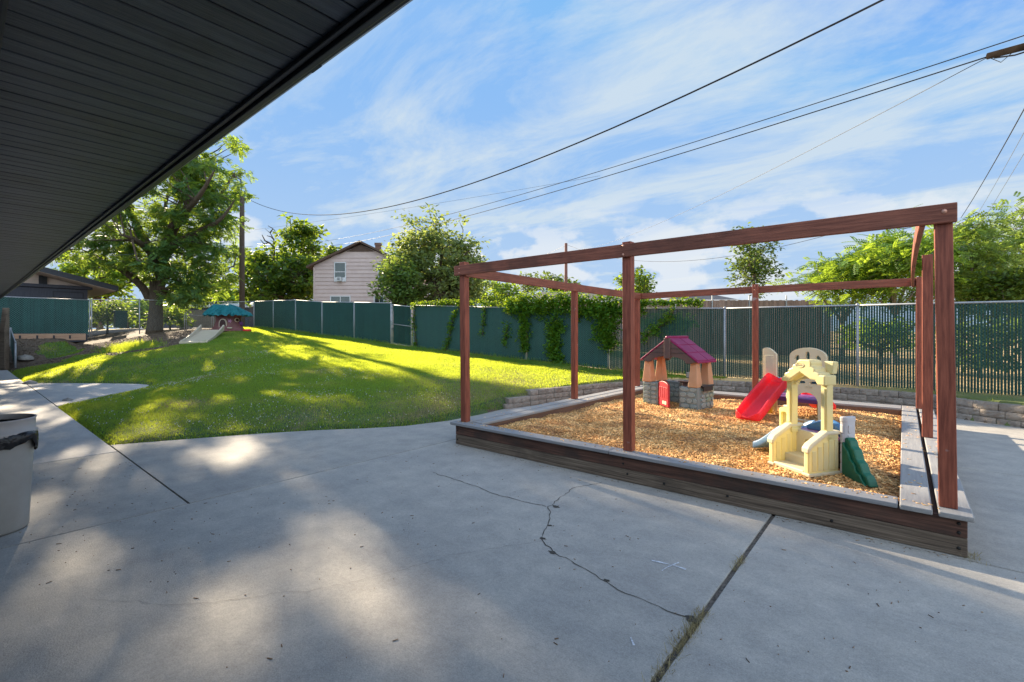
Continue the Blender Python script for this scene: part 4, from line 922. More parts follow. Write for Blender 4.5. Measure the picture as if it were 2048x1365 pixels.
# --- toy cottage
ct = empty('toy_cottage', (-2.79,8.43,ZC-0.01), R(-10), 'open toy cottage with maroon roof, tan columns and grey stone base', 'playhouse')
CW, CD = 1.13, 0.58
def stonewall(x0,x1,y0,y1,h,face):
    o=MB().box(x0,x1,y0,y1,0,h).build('stone_base',M['p_stone'],ct,bevel=0.012)
    r2=random.Random(int((x0-y0)*100)); b=MB()
    # irregular raised stones on the outer faces
    def stones(u0,u1,put):
        z=0.02
        while z<h-0.05:
            hh=r2.uniform(0.07,0.11); u=u0+0.01
            while u<u1-0.04:
                ww=min(r2.uniform(0.12,0.2),u1-0.01-u); n=7
                P=[(u+ww/2+ww*0.46*math.cos(2*math.pi*k/n+0.4)*r2.uniform(0.85,1.08), min(z+hh/2+hh*0.46*math.sin(2*math.pi*k/n+0.4)*r2.uniform(0.85,1.1),h-0.01)) for k in range(n)]
                put(P); u+=ww
            z+=hh
    if 'f' in face: stones(x0,x1,lambda P:b.prism(P,y0-0.014,y0+0.003,I4))
    if 'r' in face: stones(y0,y1,lambda P:b.add([(x1-0.003,p[0],p[1]) for p in P]+[(x1+0.014,p[0],p[1]) for p in P],[tuple(range(7)),tuple(range(13,6,-1))]+[(i,7+i,7+(i+1)%7,(i+1)%7) for i in range(7)]))
    if b.v: b.build('stone_relief',M['p_stone2'],o,bevel=0.004)
stonewall(-CW,-0.80,0,0.10,0.43,'f'); stonewall(-0.36,0.0,0.0,0.10,0.40,'f'); stonewall(-0.10,0,0.101,CD,0.40,'r')
stonewall(-CW,-CW+0.10,0.101,CD,0.42,''); stonewall(-CW+0.101,-0.62,CD-0.10,CD,0.42,'f'); stonewall(-0.60,-0.101,CD-0.10,CD,0.30,'')
def column(x, y, z0, z1, lab=None):
    b=MB(); w0,w1=0.095,0.055
    b.add([(x-w0,y-w0,z0),(x+w0,y-w0,z0),(x+w0,y+w0,z0),(x-w0,y+w0,z0),(x-w1,y-w1,z1),(x+w1,y-w1,z1),(x+w1,y+w1,z1),(x-w1,y+w1,z1)],[(3,2,1,0),(4,5,6,7),(0,1,5,4),(1,2,6,5),(2,3,7,6),(3,0,4,7)])
    b.build('column',M['p_tan'],ct,bevel=0.014)
column(-CW+0.09,0.075,0.431,0.90); column(-0.09,0.075,0.401,0.88); column(-CW+0.09,CD-0.09,0.421,0.90); column(-0.09,CD-0.09,0.401,0.90)
# roof: two shingled slopes with thickness
RX=-CW/2; EZ=0.865; RZ_=1.29; HWd=CW/2+0.03
for sgn in (-1,1):
    b=MB(); y0,y1=-0.05,CD+0.05
    P=[(RX,RZ_),(RX+sgn*HWd*0.5,RZ_+(EZ-RZ_)*0.49),(RX+sgn*HWd,EZ)]
    V=[]
    for dz in (0,-0.032):
        for (x,z) in P: V+= [(x,y0,z+dz),(x,y1,z+dz)]
    b.add(V,[(0,1,3,2),(2,3,5,4),(6,8,9,7),(8,10,11,9),(0,2,8,6),(2,4,10,8),(1,7,9,3),(3,9,11,5),(4,5,11,10),(0,6,7,1)])
    o=b.build('roof_slope',M['p_maroon'],ct,bevel=0.008)
    t=MB()
    for k in range(3):
        for j in range(2):
            u0=0.04+k*0.32; u1=u0+0.295; yy0=y0+0.02+j*0.37; yy1=min(yy0+0.35,y1-0.01)
            q=lambda u: (RX+sgn*HWd*u, RZ_+(EZ-RZ_)*u+0.002)
            (xa_,za_),(xb_,zb_)=q(u0),q(u1)
            t.add([(xa_,yy0,za_),(xb_,yy0,zb_),(xb_,yy1,zb_),(xa_,yy1,za_),(xa_,yy0,za_+0.006),(xb_,yy0,zb_+0.012),(xb_,yy1,zb_+0.012),(xa_,yy1,za_+0.006)],[(3,2,1,0),(4,5,6,7),(0,1,5,4),(1,2,6,5),(2,3,7,6),(3,0,4,7)])
    t.build('roof_tiles',M['p_maroon'],o,bevel=0.004)
MB().tube([(RX,-0.08,RZ_+0.004),(RX,CD+0.08,RZ_+0.004)],0.026,10).build('ridge',M['p_maroon'],ct,smooth=True)
for y0,y1 in ((-0.045,0.01),(CD-0.01,CD+0.045)):
    g=[(RX-HWd+0.04,EZ-0.012),(RX-HWd+0.16,EZ-0.045)]+[(RX+0.36*math.cos(t),EZ-0.04+0.115*math.sin(t)) for t in np.linspace(math.pi,0,11)]+[(RX+HWd-0.16,EZ-0.045),(RX+HWd-0.04,EZ-0.012),(RX,RZ_-0.035)]
    MB().prism(g,y0,y1,I4).build('gable',M['p_brown'],ct,bevel=0.006)
MB().box(RX-0.062,RX+0.062,-0.075,-0.046,0.90,RZ_-0.01).build('gable_post',M['p_brown'],ct,bevel=0.008)
MB().box(RX-0.4,RX+0.4,-0.052,-0.0455,1.00,1.006).box(RX-0.3,RX+0.3,-0.052,-0.0455,1.08,1.086).build('gable_groove',M['p_black'],ct)
# door ajar
dr=[(0,0.02),(0.42,0.02),(0.42,0.40)]+[(0.21+0.21*math.cos(t),0.41+0.07*math.sin(t)) for t in np.linspace(0.2,math.pi-0.2,7)]+[(0,0.41)]
Md=TM(-0.795,0.03,0,R(-33))
o=MB().prism(dr,-0.018,0.018,Md).build('door',M['p_door'],ct,bevel=0.008)
b=MB()
for k in range(4): b.prism([(0.04+k*0.09,0.17),(0.11+k*0.09,0.17),(0.11+k*0.09,0.37),(0.04+k*0.09,0.37)],-0.023,-0.0185,Md)
b.build('door_boards',M['p_door'],o,bevel=0.003)
b=MB(); b.prism(rrect(0.20,0.26,0.06,0.12,0.012),-0.026,-0.0185,Md); b.prism(rrect(0.28,0.36,0.06,0.12,0.012),-0.026,-0.0185,Md); b.build('door_latch',M['p_cream'],o)
MB().box(-0.13,0.045,0.10,CD-0.06,0.401,0.432).build('counter',M['p_black'],ct,bevel=0.008)
MB().box(0.0455,0.060,0.10,0.44,0.33,0.425).build('counter_shelf',M['p_black'],ct,bevel=0.006)
MB().box(-0.57,-0.16,CD-0.20,CD+0.02,0.42,0.455).box(-0.53,-0.20,CD-0.17,CD-0.01,0.30,0.419).box(-0.60,-0.13,CD-0.22,CD-0.2005,0.44,0.462).build('grill',M['p_brown'],ct,bevel=0.010)

# --- tree house toy on the hill
THp=at(457,27.0); thz=gz(*THp)
th = empty('tree_house_toy', (THp[0],THp[1],thz), R(22), 'tree stump toy house with a shaggy teal leaf roof on the hilltop', 'playhouse')
b=MB(); n=40; rings=[]
V=[]
prof=[(1.02,0.0),(0.86,0.12),(0.74,0.30),(0.68,0.55),(0.66,0.75),(0.74,0.92),(0.86,1.02)]
for r,z in prof:
    for k in range(n):
        t=2*math.pi*k/n; rr=r*(1+ (0.10*max(0,1-z*2.2))*math.sin(t*5+1)+0.025*math.sin(t*17)+0.02*math.sin(t*29+z*4))
        V.append((rr*math.cos(t),0.85*rr*math.sin(t),z))
b.add(V,[(i*n+k,i*n+(k+1)%n,(i+1)*n+(k+1)%n,(i+1)*n+k) for i in range(len(prof)-1) for k in range(n)]); b.build('stump',M['p_bark'],th,smooth=True)
# the stump wall near the door
def on_stump(ang, z, out=0.0):
    r=np.interp(z,[p[1] for p in prof],[p[0] for p in prof])+out; return Vector((r*math.cos(ang),0.85*r*math.sin(ang),z))
def patch(name, ang, z, w, h, m, shape='arch', out=0.03, th_=0.02):
    c=on_stump(ang,z,out); nrm=Vector((math.cos(ang),math.sin(ang),0)); tx=Vector((-nrm.y,nrm.x,0)); P=[]
    if shape=='arch': P=[(-w/2,-h/2),(w/2,-h/2),(w/2,h*0.1)]+[(w/2*math.cos(t),h*0.1+h*0.4*math.sin(t)) for t in np.linspace(0.2,math.pi-0.2,8)]+[(-w/2,h*0.1)]
    elif shape=='round': P=[(w/2*math.cos(t),h/2*math.sin(t)) for t in np.linspace(0,2*math.pi,17)[:-1]]
    elif shape=='flower': P=[((w/2)*(0.72+0.28*math.cos(5*t))*math.cos(t),(h/2)*(0.72+0.28*math.cos(5*t))*math.sin(t)) for t in np.linspace(0,2*math.pi,31)[:-1]]
    k=len(P); V=[c+tx*x+Vector((0,0,z_))+nrm*s for s in (-0.12,th_) for x,z_ in P]
    return MB().add(V,[tuple(range(k-1,-1,-1)),tuple(range(k,2*k))]+[(i,(i+1)%k,k+(i+1)%k,k+i) for i in range(k)]).build(name,M[m],th)
vd=math.atan2(-1,0)-R(22)+R(40)+0   # direction that faces the camera, in the toy's frame
fa=math.atan2(-THp[1],-THp[0])-R(22)
patch('door_frame',fa-0.50,0.36,0.42,0.66,'p_ltan','arch',0.03,0.0); patch('doorway',fa-0.50,0.34,0.34,0.60,'p_int','arch',0.04,0.006)
patch('flower_badge',fa+0.02,0.56,0.22,0.22,'p_pink','flower',0.02)
w_=patch('window',fa+0.62,0.62,0.26,0.24,'p_cream','round',0.03)
patch('window_pane',fa+0.62,0.62,0.20,0.18,'p_int','round',0.04,0.015)
patch('root_knob',fa+1.05,0.42,0.2,0.22,'p_purple','round',0.05,0.05)
patch('nameplate',fa-0.02,0.17,0.26,0.06,'p_cream','round',0.10,0.03)
# shaggy roof: radial surface with two humps and a ragged hem
b=MB(); n=72; V=[]; lv=10
for i in range(lv+1):
    t=i/lv
    for k in range(n):
        a_=2*math.pi*k/n; hem=1.32*(1+0.05*math.sin(a_*11)+0.03*math.sin(a_*23+1)); r=hem*(t**0.85)
        z=1.56-0.60*t**1.15 + 0.025*math.sin(a_*18+t*9)*t + 0.02*math.sin(a_*31)*t
        hump=0.22*math.exp(-(((r*math.cos(a_-(fa-1.45))-0.85)**2)+(r*math.sin(a_-(fa-1.45)))**2)/0.12)
        if i==lv: z-=0.05+0.07*abs(math.sin(a_*12))
        V.append((r*math.cos(a_),0.85*r*math.sin(a_),z+hump))
b.add(V,[(i*n+k,i*n+(k+1)%n,(i+1)*n+(k+1)%n,(i+1)*n+k) for i in range(lv) for k in range(n)])
V=[(0.93*v[0]*0.8,0.93*v[1]*0.8,0.95) for v in V[lv*n:]]; k0=len(b.v); b.v+=V
b.f+=[(lv*n+k,lv*n+(k+1)%n,k0+(k+1)%n,k0+k) for k in range(n)]
b.build('leaf_roof',M['p_teal'],th)
q=MB()
rr2=random.Random(4)
for k in range(150):
    a_=rr2.uniform(0,2*math.pi); t=rr2.uniform(0.15,1.0); r=1.30*t**0.85; z=1.56-0.60*t**1.15+0.22*math.exp(-(((r*math.cos(a_-(fa-1.45))-0.85)**2)+(r*math.sin(a_-(fa-1.45)))**2)/0.12)
    d_=Vector((math.cos(a_),0.85*math.sin(a_),-0.7)).normalized(); s=Vector((-math.sin(a_),math.cos(a_),0)); c=Vector((r*math.cos(a_),0.85*r*math.sin(a_),z+0.012))
    q.add([c-s*0.05,c+d_*0.09-s*0.045+Vector((0,0,0.03)),c+d_*0.18,c+d_*0.09+s*0.045+Vector((0,0,0.03)),c+s*0.05],[(0,1,2,3,4)])
q.build('leaf_tufts',M['p_teal'],th)
o=MB().lathe([(0.02,0),(0.22,0.0),(0.26,0.10),(0.20,0.16),(0.02,0.17)],16).build('plastic_toy',M['p_red'],smooth=True); p_=at(494,26.6); o.location=(*p_,gz(*p_)); o.scale=(1.3,0.8,0.8); tag(o,'small red plastic toy lying on the grass beside the tree house toy','toy')
# beige slide lying on the slope
sp=at(388,21.5); sq=at(424,24.3)
zA=gz(*sp)+0.04; zB_=gz(*sq)+0.30; dv=Vector((sq[0]-sp[0],sq[1]-sp[1],0)); Ls=dv.length; angs=math.atan2(dv.y,dv.x)-math.pi/2
sl_=empty('beige_slide',(sp[0],sp[1],zA),angs,'wide beige plastic slide running down the slope from the hilltop','slide')
dzs=zB_-zA
def slp(t): return dzs*(t**1.15)
b=MB();V=[];n=10
for i in range(n+1):
    t=i/n
    for x,h in ((-0.47,0.0),(0.47,0.0),(0.47,-0.05),(-0.47,-0.05)): V.append((x,t*Ls,slp(t)+h))
b.add(V,[(0,1,2,3),tuple(n*4+j for j in (3,2,1,0))]+[(i*4+j,i*4+(j+1)%4,(i+1)*4+(j+1)%4,(i+1)*4+j) for i in range(n) for j in range(4)]); b.build('slide_bed',M['p_ltan'],sl_)
for s_ in (-1,1):
    b=MB();V=[]
    for i in range(n+1):
        t=i/n; hh=0.10+0.16*t**2
        for x,h in ((0.471,-0.05),(0.55,-0.05),(0.55,hh),(0.471,hh)): V.append((s_*x,t*Ls*1.03,slp(t)+h))
    b.add(V,[(0,1,2,3),tuple(n*4+j for j in (3,2,1,0))]+[(i*4+j,i*4+(j+1)%4,(i+1)*4+(j+1)%4,(i+1)*4+j) for i in range(n) for j in range(4)]); b.build('side_rail',M['p_ltan'],sl_,bevel=0.02)
MB().box(-0.55,0.55,-0.16,0.0,-0.06,0.05).build('slide_lip',M['p_ltan'],sl_,bevel=0.02)

# --- litter bin with liner
bc=w2(-4.17,3.74)
bn = empty('trash_can', (bc[0],bc[1],0.001), 0, 'beige round trash can with a black bag hanging under its rim', 'trash can')
MB().lathe([(0.01,0.01),(0.195,0.01),(0.205,0.0),(0.212,0.02),(0.243,0.72),(0.238,0.73)],48).build('bin_body',M['can'],bn,smooth=True)
MB().lathe([(0.25,0.765),(0.264,0.775),(0.262,0.80),(0.250,0.805),(0.252,0.885),(0.258,0.892),(0.254,0.902),(0.242,0.898),(0.236,0.87),(0.232,0.80),(0.225,0.75)],48).build('rim',M['can_rim'],bn,smooth=True)
b=MB();n=90;V=[];rr3=random.Random(2)
ph=[rr3.uniform(-1,1) for _ in range(n)]; ph=[(ph[i]+ph[i-1]+ph[(i+1)%n])/3 for i in range(n)]
rightang=math.atan2(-0.30,1)  # the side that shows to the right of the can
ra=math.atan2(w2(1,0.1)[1],w2(1,0.1)[0])
for i,(r,z) in enumerate(((0.240,0.80),(0.262,0.775),(0.268,0.745),(0.267,0.71),(0.262,0.655),(0.258,0.64))):
    for k in range(n):
        a_=2*math.pi*k/n; dd=abs((a_-ra+math.pi)%(2*math.pi)-math.pi); fl=math.exp(-(dd/0.22)**2)
        t=i/5; rr_=r+0.012*ph[k]*(1 if 0<i<5 else 0.3)+0.006*math.sin(a_*31+i*1.7)+0.075*fl*math.sin(min(1,t*1.6)*math.pi*0.5)*(1-0.55*t)
        zz_=z+0.045*math.sin(a_*2+0.6)*t-0.02*t*ph[k]+0.06*fl*t
        V.append((rr_*math.cos(a_),rr_*math.sin(a_),zz_))
b.add(V,[(i*n+k,i*n+(k+1)%n,(i+1)*n+(k+1)%n,(i+1)*n+k) for i in range(5) for k in range(n)]); b.build('bin_liner',M['bag'],bn,smooth=True)
MB().lathe([(0.001,0.60),(0.225,0.62),(0.232,0.86)],40).build('liner_inside',M['bag'],bn,smooth=True)
MB().box(-0.05,0.05,-0.02,0.02,0,0.01).build('x',M['litter']).hide_render=False
bpy.data.objects.remove(bpy.data.objects['x'])

# ---------------------------------------------------------------- far buildings (local x along the facade, y away from the camera)
def frame_at(px, Y, z, name, label, cat, rz=40):
    a,b_=at(px,Y); return empty(name,(a,b_,z),R(rz),label,cat)
# pink-beige two storey house, Y=35 (1 px = 0.0375 m)
k=35/F
hs=frame_at(722,35,1.9,'house','two storey pale pink clapboard house with a brown gable peak and brick chimney','house')
hw_=94*k; ez=(664-532)*k+H-1.9; pz=(664-487)*k+H-1.9; hw2=100*k
body=MB().prism([(-hw_,0),(hw_,0),(hw_,ez),(0,pz-0.08),(-hw_,ez)],0.0,9.0,I4).build('wall',M['siding'],hs)
b=MB(); z=0.0
while z<pz-0.9:
    w=hw_ if z<ez-0.05 else hw_*(pz-0.12-z)/(pz-0.12-ez)
    b.add([(-w,-0.005,z+0.285),(w,-0.005,z+0.285),(w,-0.045,z+0.0),(-w,-0.045,z+0.0),(-w,-0.001,z),(w,-0.001,z)],[(0,1,2,3),(3,2,5,4)]); z+=0.29
b.build('clapboards',M['siding'],hs)
MB().prism([(-1.05,pz-0.62),(1.05,pz-0.62),(0,pz-0.08)],-0.06,-0.002,I4).build('gable_peak',M['browngable'],hs)
for s_ in (-1,1):
    x0=s_*(hw_+0.45); z0=ez-0.45*(pz-ez)/hw_
    V=[]
    for y in (-0.35,9.35):
        V+=[(0,y,pz+0.0),(x0,y,z0),(x0,y,z0+0.16),(0,y,pz+0.16)]
    MB().add(V,[(0,1,2,3),(7,6,5,4),(0,4,5,1),(1,5,6,2),(2,6,7,3),(3,7,4,0)]).build('roof_slope',M['browngable'],hs)
MB().box(0.47,0.85,2.0,2.4,ez-0.5,6.55).box(0.43,0.89,1.96,2.44,6.551,6.75).build('chimney',M['bbrick'],hs)
def window(x0,x1,z0,z1,mull='h',ac=False):
    f=MB().plate([(x0-0.07,z0-0.07),(x1+0.07,z0-0.07),(x1+0.07,z1+0.07),(x0-0.07,z1+0.07)],[[(x0,z0),(x1,z0),(x1,z1),(x0,z1)]],-0.10,-0.03,I4)
    if mull=='h': f.box(x0,x1,-0.095,-0.05,(z0+z1)/2-0.03,(z0+z1)/2+0.03)
    else: f.box((x0+x1)/2-0.03,(x0+x1)/2+0.03,-0.095,-0.05,z0,z1)
    w=f.build('window',M['white'],hs); MB().box(x0,x1,-0.052,-0.048,z0,z1).build('pane',M['glass'],w)
    if ac:
        MB().box(x0+0.22,x1-0.22,-0.42,-0.11,z0-0.06,z0+0.24).box(x0,x0+0.20,-0.10,-0.096,z0,z0+0.24).box(x1-0.20,x1,-0.10,-0.096,z0,z0+0.24).build('air_conditioner',M['white'],w)
        g=MB(); 
        for j in range(5): g.box(x0+0.27,x1-0.27,-0.425,-0.4205,z0-0.01+j*0.045,z0+0.012+j*0.045)
        g.build('vent_grille',M['bldwall'],w)
X=lambda px:(px-722)*k; Zp=lambda py:(664-py)*k+H-1.9
window(X(671),X(691),Zp(562),Zp(527),'h',True); window(X(758),X(778),Zp(562),Zp(527),'h')
window(X(663),X(700),Zp(615),Zp(594),'v'); window(X(750),X(768),Zp(615),Zp(594),'v')
MB().box(-hw_-0.03,-hw_+0.10,-0.06,-0.046,0,ez-0.1).build('corner_trim',M['siding'],hs)
MB().box(X(752),X(766),-1.5,-1.4,0,0.1).lathe([(0.10,1.7),(0.16,2.0),(0.05,2.35)],8,X(759),-0.6).build('lantern',M['darkbolt'],hs)
# low gabled building on the far left: gable wall in a plane across the lot, ridge running away
def b_at(px,a_): k=(px-1024)/F; return (k*(-SY*a_)-CY*a_)/(SY-CY*k)
def z_at(px,py,a_): b_=b_at(px,a_); Y=-SY*a_+CY*b_; return H+(664-py)/F*Y
LBA=-38.0; lb=empty('low_building',(LBA,0,1.3),R(90),'low dark blue gabled building with tan eaves beyond the teal fence','building')
OV=1.5; tipb=b_at(237,LBA+OV); tz_=z_at(237,573,LBA+OV)-1.3; tz2=z_at(237,583,LBA+OV)-1.3; rb_=1.0
sl2=(z_at(95,536,LBA+OV)-1.3-tz_)/(tipb-b_at(95,LBA+OV)); rz2=tz_+sl2*(tipb-rb_); th2=tz_-tz2
wb=b_at(175,LBA); bz=z_at(100,576,LBA)-1.3
MB().box(rb_-6.5,wb,0.0,9,-0.3,bz-0.02).build('wall',M['bluewall'],lb)
zr=lambda x: rz2-th2-sl2*abs(x-rb_)
MB().prism([(rb_-4,bz+0.2),(wb-0.05,bz+0.2),(wb-0.05,zr(wb)-0.03),(rb_,zr(rb_)-0.03),(rb_-4,zr(rb_-4)-0.03)],0.35,0.45,I4).build('gable',M['tanboard'],lb)
MB().box(rb_-6.5,wb+0.22,-0.12,0.34,bz,bz+0.19).build('beam',M['bluewall'],lb,bevel=0.02)
for px in (83,91): 
    x=b_at(px,LBA); MB().box(x-0.09,x+0.09,0.2,0.3,bz+0.191,zr(x)-0.03).build('post',M['bldwall'],lb)
for s_ in (-1,1):
    e=rb_+s_*(tipb-rb_); V=[]
    for y in (-OV,9.5): V+=[(rb_,y,rz2),(e,y,tz_),(e,y,tz2),(rb_,y,rz2-th2)]
    MB().add(V,[(0,1,2,3),(7,6,5,4),(0,4,5,1),(1,5,6,2),(2,6,7,3),(3,7,4,0)]).build('roof_slope',M['bluewall'],lb)
    V=[]
    for y in (-OV+0.08,9.4): V+=[(rb_,y,rz2-th2-0.003),(e-s_*0.1,y,tz2+0.1*sl2-0.003),(e-s_*0.1,y,tz2+0.1*sl2-0.025),(rb_,y,rz2-th2-0.025)]
    MB().add(V,[(0,1,2,3),(7,6,5,4),(0,4,5,1),(1,5,6,2),(2,6,7,3),(3,7,4,0)]).build('eave_boards',M['tanboard'],lb)
x0,x1=b_at(107,LBA),b_at(166,LBA); z0,z1=z_at(107,594,LBA)-1.3,z_at(107,584,LBA)-1.3
MB().plate([(x0-.03,z0-.03),(x1+.03,z0-.03),(x1+.03,z1+.03),(x0-.03,z1+.03)],[[(x0,z0),(x1,z0),(x1,z1),(x0,z1)]],-0.03,-0.002,I4).build('wall_panel',M['bldwall'],lb)
def simple_house(px,Y,z,x0,x1,ridge0,ridge1,py_e,py_r,py_b,mroof,mwall,label,depth=7):
    k=Y/F; r=frame_at(px,Y,z,'house',label,'house'); X=lambda p:(p-px)*k; Z=lambda p:(664-p)*k+H-z
    MB().box(X(x0)+0.3,X(x1)-0.3,0.4,depth-0.4,-0.5,Z(py_e)-0.02).build('wall',M[mwall],r)
    V=[(X(x0),0,Z(py_e)),(X(x1),0,Z(py_e)),(X(x1),depth,Z(py_e)),(X(x0),depth,Z(py_e)),(X(ridge0),depth/2,Z(py_r)),(X(ridge1),depth/2,Z(py_r))]
    MB().add(V,[(0,1,5,4),(1,2,5),(2,3,4,5),(3,0,4),(3,2,1,0)]).build('roof',M[mroof],r)
    MB().box(X(x0),X(x1),-0.04,-0.002,Z(py_e)-0.16,Z(py_e)+0.02).build('fascia',M['white'],r)
    return r
simple_house(1150,38,0.3,1052,1262,1085,1262,602,577,640,'shingle','siding','low house with a wide grey shingle roof behind the vine covered fence')
simple_house(1030,46,0.3,975,1075,1000,1060,606,580,640,'shingle_b','bluewall','house with a blue shingle roof left of the grey roofed house')
simple_house(1420,70,0.3,1330,1480,1402,1412,600,579,640,'shingle','bldwall','distant dark gabled house above the plank fence')
simple_house(420,48,1.8,300,500,330,470,612,601,640,'white','bluewall','low pale roofed shed seen past the tree house toy')
# plank fence far right
a0=at(1275,24); a1=at(1660,24)
r=empty('plank_fence',(a0[0],a0[1],0.3),0,'weathered brown plank fence beyond the slatted fence','fence')
dv=Vector((a1[0]-a0[0],a1[1]-a0[1],0)); Lf=dv.length; an=math.atan2(dv.y,dv.x); b=MB(); u=0; r4=random.Random(5)
while u<Lf: b.box(u,u+0.135,-0.01,0.01,0.05,(664-601)*24/F+H-0.3+r4.uniform(-0.02,0.02),TM(0,0,0,an)); u+=0.14
b.build('planks',M['woodf'],r); MB().box(0,Lf,0.011,0.05,2.7,2.8,TM(0,0,0,an)).box(0,Lf,0.011,0.05,0.4,0.5,TM(0,0,0,an)).build('fence_rail',M['woodf'],r)
for j in range(6): MB().box(j*1.9,j*1.9+0.05,-0.06,-0.012,1.2,3.16,TM(0,0,0,an)).build('post',M['galv'],r)

# ---------------------------------------------------------------- poles and wires
def upole(px,Y,ytop,z0,r0,label,m='pole',name='utility_pole',rt=None):
    a,b_=at(px,Y); zt=H+(664-ytop)*Y/F; r=empty(name,(a,b_,z0),0,label,'utility pole')
    MB().tube([(0,0,-0.5),(0,0,(zt-z0)/2),(0,0,zt-z0)],[r0,r0*0.92,rt or r0*0.8],14).build('pole',M[m],r,smooth=True); return r
p1=upole(484,34,385,1.88,0.19,'tall dark wooden utility pole standing right of the big tree')
MB().tube([(0,0,9.70),(0.35,0.1,9.95)],0.02,6).tube([(0,0,9.3),(0.15,-0.1,9.35)],0.03,6).build('bracket',M['cable'],p1)
p2=upole(1132,45,487,0.3,0.17,'slim reddish wooden pole beyond the grey roofed house','pole_r')
p3=upole(440,62,543,1.9,0.12,'distant thin greenish pole with a small transformer','cable_g')
MB().lathe([(0.01,0),(0.28,0),(0.28,0.9),(0.01,0.92)],12,0.45,0.3).build('transformer',M['cable_g'],p3,smooth=True); p3.children[-1].location=(0,0,5.6)
p4a=at(2230,6.9); p4=empty('utility_pole',(p4a[0],p4a[1],0),0,'wooden utility pole with a crossarm reaching in at the upper right','utility pole')
MB().tube([(0,0,0),(0,0,7.4)],[0.16,0.13],14).build('pole',M['pole'],p4,smooth=True)
ca0=Vector(at(1975,7.9,113)); ca1=Vector(at(2300,6.4,28)); o4=Vector((p4a[0],p4a[1],0))
MB().tube([ca0-o4,(ca0*0.5+ca1*0.5)-o4,ca1-o4],[0.052,0.062,0.07],12).build('crossarm',M['arm'],p4,smooth=True)
b=MB().tube([ca0-o4+Vector((0.02,0.02,-0.02)),ca0.lerp(ca1,0.1)-o4+Vector((0,0,-0.16)),ca0.lerp(ca1,0.18)-o4+Vector((0,0,-0.05))],0.006,5); b.tube([ca0.lerp(ca1,0.05)-o4+Vector((0,0,-0.06)),ca0.lerp(ca1,0.2)-o4+Vector((0,0,-0.10)),ca0.lerp(ca1,0.4)-o4+Vector((0,0,-0.07))],0.013,5)
b.build('drop_wire',M['cable'],p4)
def wire(P0,P1,mid,r,label,m='cable',name='overhead_wire',fixed=0.0):
    p=Vector(at(P0[0],P0[2],P0[1])); q=Vector(at(P1[0],P1[2],P1[1])); kx=(mid[0]-1024)/F
    X0=(P0[0]-1024)/F*P0[2]; X1=(P1[0]-1024)/F*P1[2]; t=(kx*P0[2]-X0)/((X1-X0)-kx*(P1[2]-P0[2])); Ym=P0[2]+(P1[2]-P0[2])*t
    zm=H+(664-mid[1])*Ym/F; zl=p.z+(q.z-p.z)*t; s4=(zl-zm)/(t*(1-t)) if mid[1] else 0
    pts=[]; n=40
    for i in range(n+1):
        u=i/n; u=u; c=p.lerp(q,u); c.z-=s4*u*(1-u); pts.append(c)
    o=p.copy(); w=MB().tube([c-o for c in pts],r,6).build(name,M[m],smooth=True); w.location=o; tag(w,label,'wire'); return w
wire((495,398,34),(1830,-32,7.2),(700,427),0.017,'thick black cable sagging from the tall pole to the top of the picture')
wire((515,488,62),(2120,48,9),(1400,281),0.011,'upper of the two long wires running to the crossarm side')
wire((515,492,62),(1975,114,7.9),(1400,296),0.011,'lower long wire tied to the end of the crossarm')
wire((1165,499,45),(1972,117,7.9),(1400,410),0.006,'fine wire falling from the crossarm tip towards the slim reddish pole','cable')
wire((1922,436,16),(2090,142,6.5),(1985,332),0.009,'dark cable dropping steeply behind the right post of the wooden frame')
wire((1948,440,16),(2070,225,8),(2000,352),0.005,'thin grey wire beside the steep dark cable, nearer one','cable_g')
wire((1958,455,16),(2080,255,8),(2010,370),0.005,'thin grey wire beside the steep dark cable, farther one','cable_g')
wire((1134,490,45),(1720,452,22),(1420,518),0.012,'slack dark wire dipping from the slim reddish pole to the right')
wire((500,461,62),(1200,352,40),(760,425),0.012,'faint grey wire above the house roof','cable_g')
wire((1131,492,45),(1060,525,60),(1095,508),0.012,'short wire on the left side of the slim reddish pole')
wire((210,512,24),(505,493,33),(400,500),0.010,'pale wire crossing in front of the big tree','cable_g')

